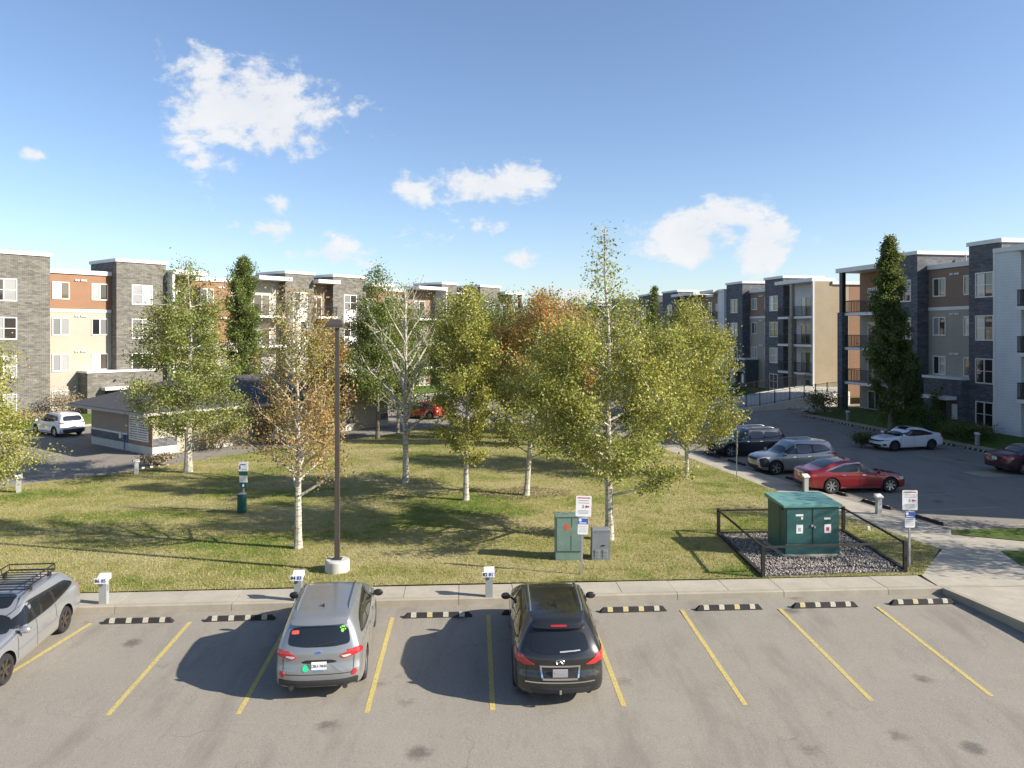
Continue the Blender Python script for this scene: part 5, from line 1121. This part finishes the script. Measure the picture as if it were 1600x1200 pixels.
# red sedan
LA = math.atan2(.18, .984)
S4 = sedan(5.0, 1.86, 1.5, 'paint_red', 2.84, .98, .36, spokes=7, top=[(0,1.0),(.03,1.07),(.08,1.1),(.12,1.14),(.22,1.34),(.32,1.46),(.41,1.5),(.49,1.49),(.56,1.42),(.62,1.27),(.72,1.02),(.76,.98),(.88,.9),(.965,.81),(1,.7)])
def sedan_windows(c, H, trim=None, zb=.99, yA=.95, yD=-1.28, tr='chrome'):
    zt = H-.17
    c.glasshouse([[(yA, zb-.03), (yA-.72, zt-.03), (.08, zt), (.05, zb-.01)], [(-.03, zb-.01), (-.01, zt), (-.62, zt-.04), (yD, zb+.06), (yD+.25, zb)]], [(yA+.07, zb-.05), (yA-.7, zt+.03), (0, zt+.04), (-.66, zt), (yD-.07, zb+.06), (-.6, zb-.03)])
    if trim:
        for ax in ('left', 'right'): c.strip('window_trim', ax, [(yA-.6, zt+.02), (0, zt+.045), (-.66, zt+.005), (yD-.08, zb+.06)], .025, tr, .01)
c = Car(S4, 'dark red sedan half in sunlight', 16.0, 36.45, 0, R(-90)+R(5))
sedan_windows(c, 1.5, True, .99, .95, -1.5); c.decal('windscreen', 'top', [(-.58,.62),(.58,.62),(.72,1.15),(-.72,1.15)], 'car_glass', rings=6); c.decal('rear_window', 'top', [(-.72,-1.7),(.72,-1.7),(.6,-1.0),(-.6,-1.0)], 'car_glass', rings=6)
c.pair('tail_lamp', 'rear', [(.5,.78),(.85,.76),(.88,.92),(.55,.9)], 'lamp_red', off=.012); c.pair('tail_lamp', 'side', [(-2.0,.8),(-2.36,.78),(-2.36,.9),(-2.1,.92)], 'lamp_red', off=.012); c.plate(None, 0, .82); c.strip('chrome_trim', 'rear', [(-.5,.93),(.5,.93)], .03, 'chrome', .01); c.decal('lower_bumper', 'rear', [(-.75,.3),(.75,.3),(.8,.48),(-.8,.48)], 'car_plastic', off=.006)
c.seams([(.02,.3),(.02,.95)], [(-1.0,.7),(-.95,.95)], [(1.05,.36),(1.0,.92)]); c.handles((.22,-.75), .86, 'chrome'); c.mirror(.88, 1.0, 'paint_red'); c.strip('sill_trim', 'right', [(-1.0,.3),(1.0,.3)], .03, 'chrome', .008); c.pair('headlamp', 'front', [(.5,.62),(.85,.66),(.82,.76),(.55,.73)], 'lamp_clear'); c.decal('grille', 'front', [(-.35,.4),(.35,.4),(.4,.66),(-.4,.66)], 'car_black')
c.pair('headlamp', 'side', [(2.0,.66),(2.22,.62),(2.2,.72),(1.95,.76)], 'lamp_clear')
# silver-grey crossover
S5 = suv(4.68, 1.88, 1.7, 'paint_kia', 2.7, .95, .37)
c = Car(S5, 'steel grey crossover with a damaged black front corner', 15.0, 41.25, 0, R(90)+LA)
side_windows_suv(c, 1.7, .95, -1.8, 1.08); c.decal('windscreen', 'top', [(-.62,.6),(.62,.6),(.72,1.2),(-.72,1.2)], 'car_glass', rings=6); c.rails(.56, -1.5, .4, 'rim_silver', .045)
c.decal('grille', 'front', [(-.5,.74),(.5,.74),(.46,.86),(-.46,.86)], 'car_black'); c.decal('grille', 'front', [(-.6,.36),(.6,.36),(.6,.5),(-.6,.5)], 'car_black'); c.decal('lower_bumper', 'front', [(-.8,.28),(.8,.28),(.8,.36),(-.8,.36)], 'car_plastic'); c.pair('headlamp', 'front', [(.52,.76),(.88,.82),(.84,.94),(.55,.88)], 'lamp_clear'); c.decal('damaged_corner', 'left', [(1.75,.42),(2.18,.4),(2.2,.82),(1.9,.9),(1.78,.8)], 'car_black', off=.012); c.decal('badge', 'front', [(-.08,.92),(.08,.92),(.08,.96),(-.08,.96)], 'chrome', rings=2)
c.seams([(.2,.35),(.2,1.02)], [(-.72,.65),(-.7,1.02)], [(1.0,.42),(.96,1.0)]); c.handles((.35,-.5), .92, 'chrome'); c.mirror(.92, 1.08, 'paint_kia'); c.pair('tail_lamp', 'rear', [(.55,.95),(.9,.95),(.9,1.1),(.6,1.08)], 'lamp_red')
# dark navy crossover
S6 = suv(4.75, 1.9, 1.68, 'paint_navy', 2.75, .95, .37)
c = Car(S6, 'dark navy crossover partly behind the yellow aspen', 14.3, 46.9, 0, R(90)+LA)
side_windows_suv(c, 1.68, .95, -1.8, 1.07); c.decal('windscreen', 'top', [(-.62,.6),(.62,.6),(.72,1.2),(-.72,1.2)], 'car_glass'); c.rails(.56, -1.5, .4, 'rim_silver', .045); c.mirror(.92, 1.08, 'paint_navy'); c.seams([(.2,.35),(.2,1.02)], [(-.72,.65),(-.7,1.02)]); c.handles((.35,-.5), .92, 'chrome'); c.pair('headlamp', 'front', [(.52,.76),(.88,.82),(.84,.94),(.55,.88)], 'lamp_clear'); c.decal('grille', 'front', [(-.45,.5),(.45,.5),(.48,.8),(-.48,.8)], 'car_black'); c.pair('tail_lamp', 'rear', [(.55,.95),(.9,.95),(.9,1.1),(.6,1.08)], 'lamp_red')
# white sedan
S7 = sedan(4.63, 1.8, 1.42, 'paint_white', 2.7, .88, .33, top=[(0,.98),(.03,1.05),(.1,1.09),(.16,1.15),(.3,1.36),(.4,1.42),(.47,1.415),(.54,1.38),(.6,1.27),(.71,.97),(.76,.93),(.88,.86),(.965,.77),(1,.66)], spokes=10, rim='rim_dark')
c = Car(S7, 'white sedan with dark wheels parked before the poplar', 25.15, 49.2, 0, R(90)+LA+R(3))
sedan_windows(c, 1.42, True, .96, .95, -1.4, 'car_black'); c.decal('windscreen', 'top', [(-.58,.55),(.58,.55),(.72,1.12),(-.72,1.12)], 'car_glass', rings=6); c.decal('sunroof', 'top', [(-.4,-.1),(.4,-.1),(.42,.35),(-.42,.35)], 'car_glass'); c.decal('rear_window', 'top', [(-.7,-1.6),(.7,-1.6),(.6,-.95),(-.6,-.95)], 'car_glass')
c.decal('grille', 'front', [(-.62,.58),(.62,.58),(.7,.68),(-.7,.68)], 'car_black'); c.pair('headlamp', 'front', [(.5,.62),(.84,.66),(.84,.74),(.5,.69)], 'car_glass'); c.pair('headlamp', 'side', [(1.8,.66),(2.1,.62),(2.08,.7),(1.75,.74)], 'lamp_clear'); c.decal('grille', 'front', [(-.6,.28),(.6,.28),(.55,.42),(-.55,.42)], 'car_black'); c.pair('fog_recess', 'front', [(.62,.34),(.82,.36),(.8,.5),(.66,.44)], 'car_black', rings=2)
c.seams([(.02,.3),(.02,.93)], [(-.95,.7),(-.92,.93)], [(1.02,.36),(.98,.9)]); c.handles((.22,-.7), .84, 'paint_white'); c.mirror(.86, .98, 'paint_white'); c.pair('tail_lamp', 'side', [(-1.95,.86),(-2.22,.7),(-2.24,.95),(-2.0,.98)], 'lamp_red'); c.pair('tail_lamp', 'rear', [(.55,.8),(.84,.7),(.86,.95),(.55,.93)], 'lamp_red')
# maroon sedan at the frame edge
S8 = sedan(4.65, 1.8, 1.45, 'paint_maroon', 2.7, .9, .33)
c = Car(S8, 'dark maroon sedan with its tail towards the lane, facing the dark building', 27.95, 41.3, 0, R(-90)+LA)
sedan_windows(c, 1.45); c.decal('rear_window', 'top', [(-.7,-1.6),(.7,-1.6),(.6,-.95),(-.6,-.95)], 'car_glass'); c.pair('tail_lamp', 'rear', [(.5,.82),(.84,.76),(.86,.95),(.52,.95)], 'lamp_red', off=.012); c.pair('tail_lamp', 'side', [(-1.95,.86),(-2.2,.8),(-2.2,.94),(-2.0,.96)], 'lamp_red'); c.plate(None, 0, .78); c.decal('lower_bumper', 'rear', [(-.75,.28),(.75,.28),(.8,.45),(-.8,.45)], 'car_plastic'); c.mirror(.86, .98, 'paint_maroon'); c.decal('windscreen', 'top', [(-.58,.6),(.58,.6),(.72,1.12),(-.72,1.12)], 'car_glass'); c.seams([(.02,.3),(.02,.93)])
# white crossover at the left building
S9 = suv(4.62, 1.86, 1.68, 'paint_jeep', 2.71, .93, .37, .4)
c = Car(S9, 'white crossover parked before the orange and beige building', -33.1, 56.0, 0, math.atan2(.56, -.83)-R(90))
side_windows_suv(c, 1.68, .95, -1.75, 1.07); c.decal('rear_window', 'rear', [(-.68,1.13),(.68,1.13),(.6,1.5),(-.6,1.5)], 'car_glass'); c.pair('tail_lamp', 'rear', [(.58,.98),(.88,.98),(.88,1.06),(.62,1.06)], 'lamp_red', off=.012); c.decal('lower_bumper', 'rear', [(-.86,.27),(.86,.27),(.88,.6),(.5,.58),(-.5,.58),(-.88,.6)], 'car_plastic', off=.01); c.plate(None, 0, .72); c.rails(.56, -1.5, .4, 'car_black', .045); c.mirror(.92, 1.08, 'paint_jeep'); c.decal('windscreen', 'top', [(-.62,.6),(.62,.6),(.72,1.2),(-.72,1.2)], 'car_glass'); c.seams([(.2,.35),(.2,1.02)], [(-.72,.65),(-.7,1.02)])
for ax in ('left', 'right'): c.strip('sill_cladding', ax, [(-.95,.32),(.95,.32)], .16, 'car_plastic', .008)
# red hatchback far behind the trees
S10 = suv(4.2, 1.78, 1.5, 'paint_bright_red', 2.55, .85, .32, .45, top=[(0,1.4),(.1,1.46),(.25,1.5),(.45,1.49),(.57,1.44),(.64,1.3),(.74,1.02),(.78,.99),(.9,.93),(.965,.86),(1,.76)], belt=[(0,.97),(.3,.95),(.7,.9),(.9,.82),(1,.66)])
c = Car(S10, 'bright red hatchback far behind the bare aspen', -7.7, 66.8, 0, R(60))
side_windows_suv(c, 1.5, .85, -1.6, .97, (.15, -.7)); c.decal('rear_window', 'rear', [(-.62,1.02),(.62,1.02),(.52,1.33),(-.52,1.33)], 'car_glass'); c.pair('tail_lamp', 'rear', [(.55,.85),(.84,.85),(.82,1.0),(.6,.98)], 'lamp_red'); c.decal('windscreen', 'top', [(-.58,.55),(.58,.55),(.68,1.08),(-.68,1.08)], 'car_glass'); c.mirror(.85, 1.0, 'paint_bright_red')
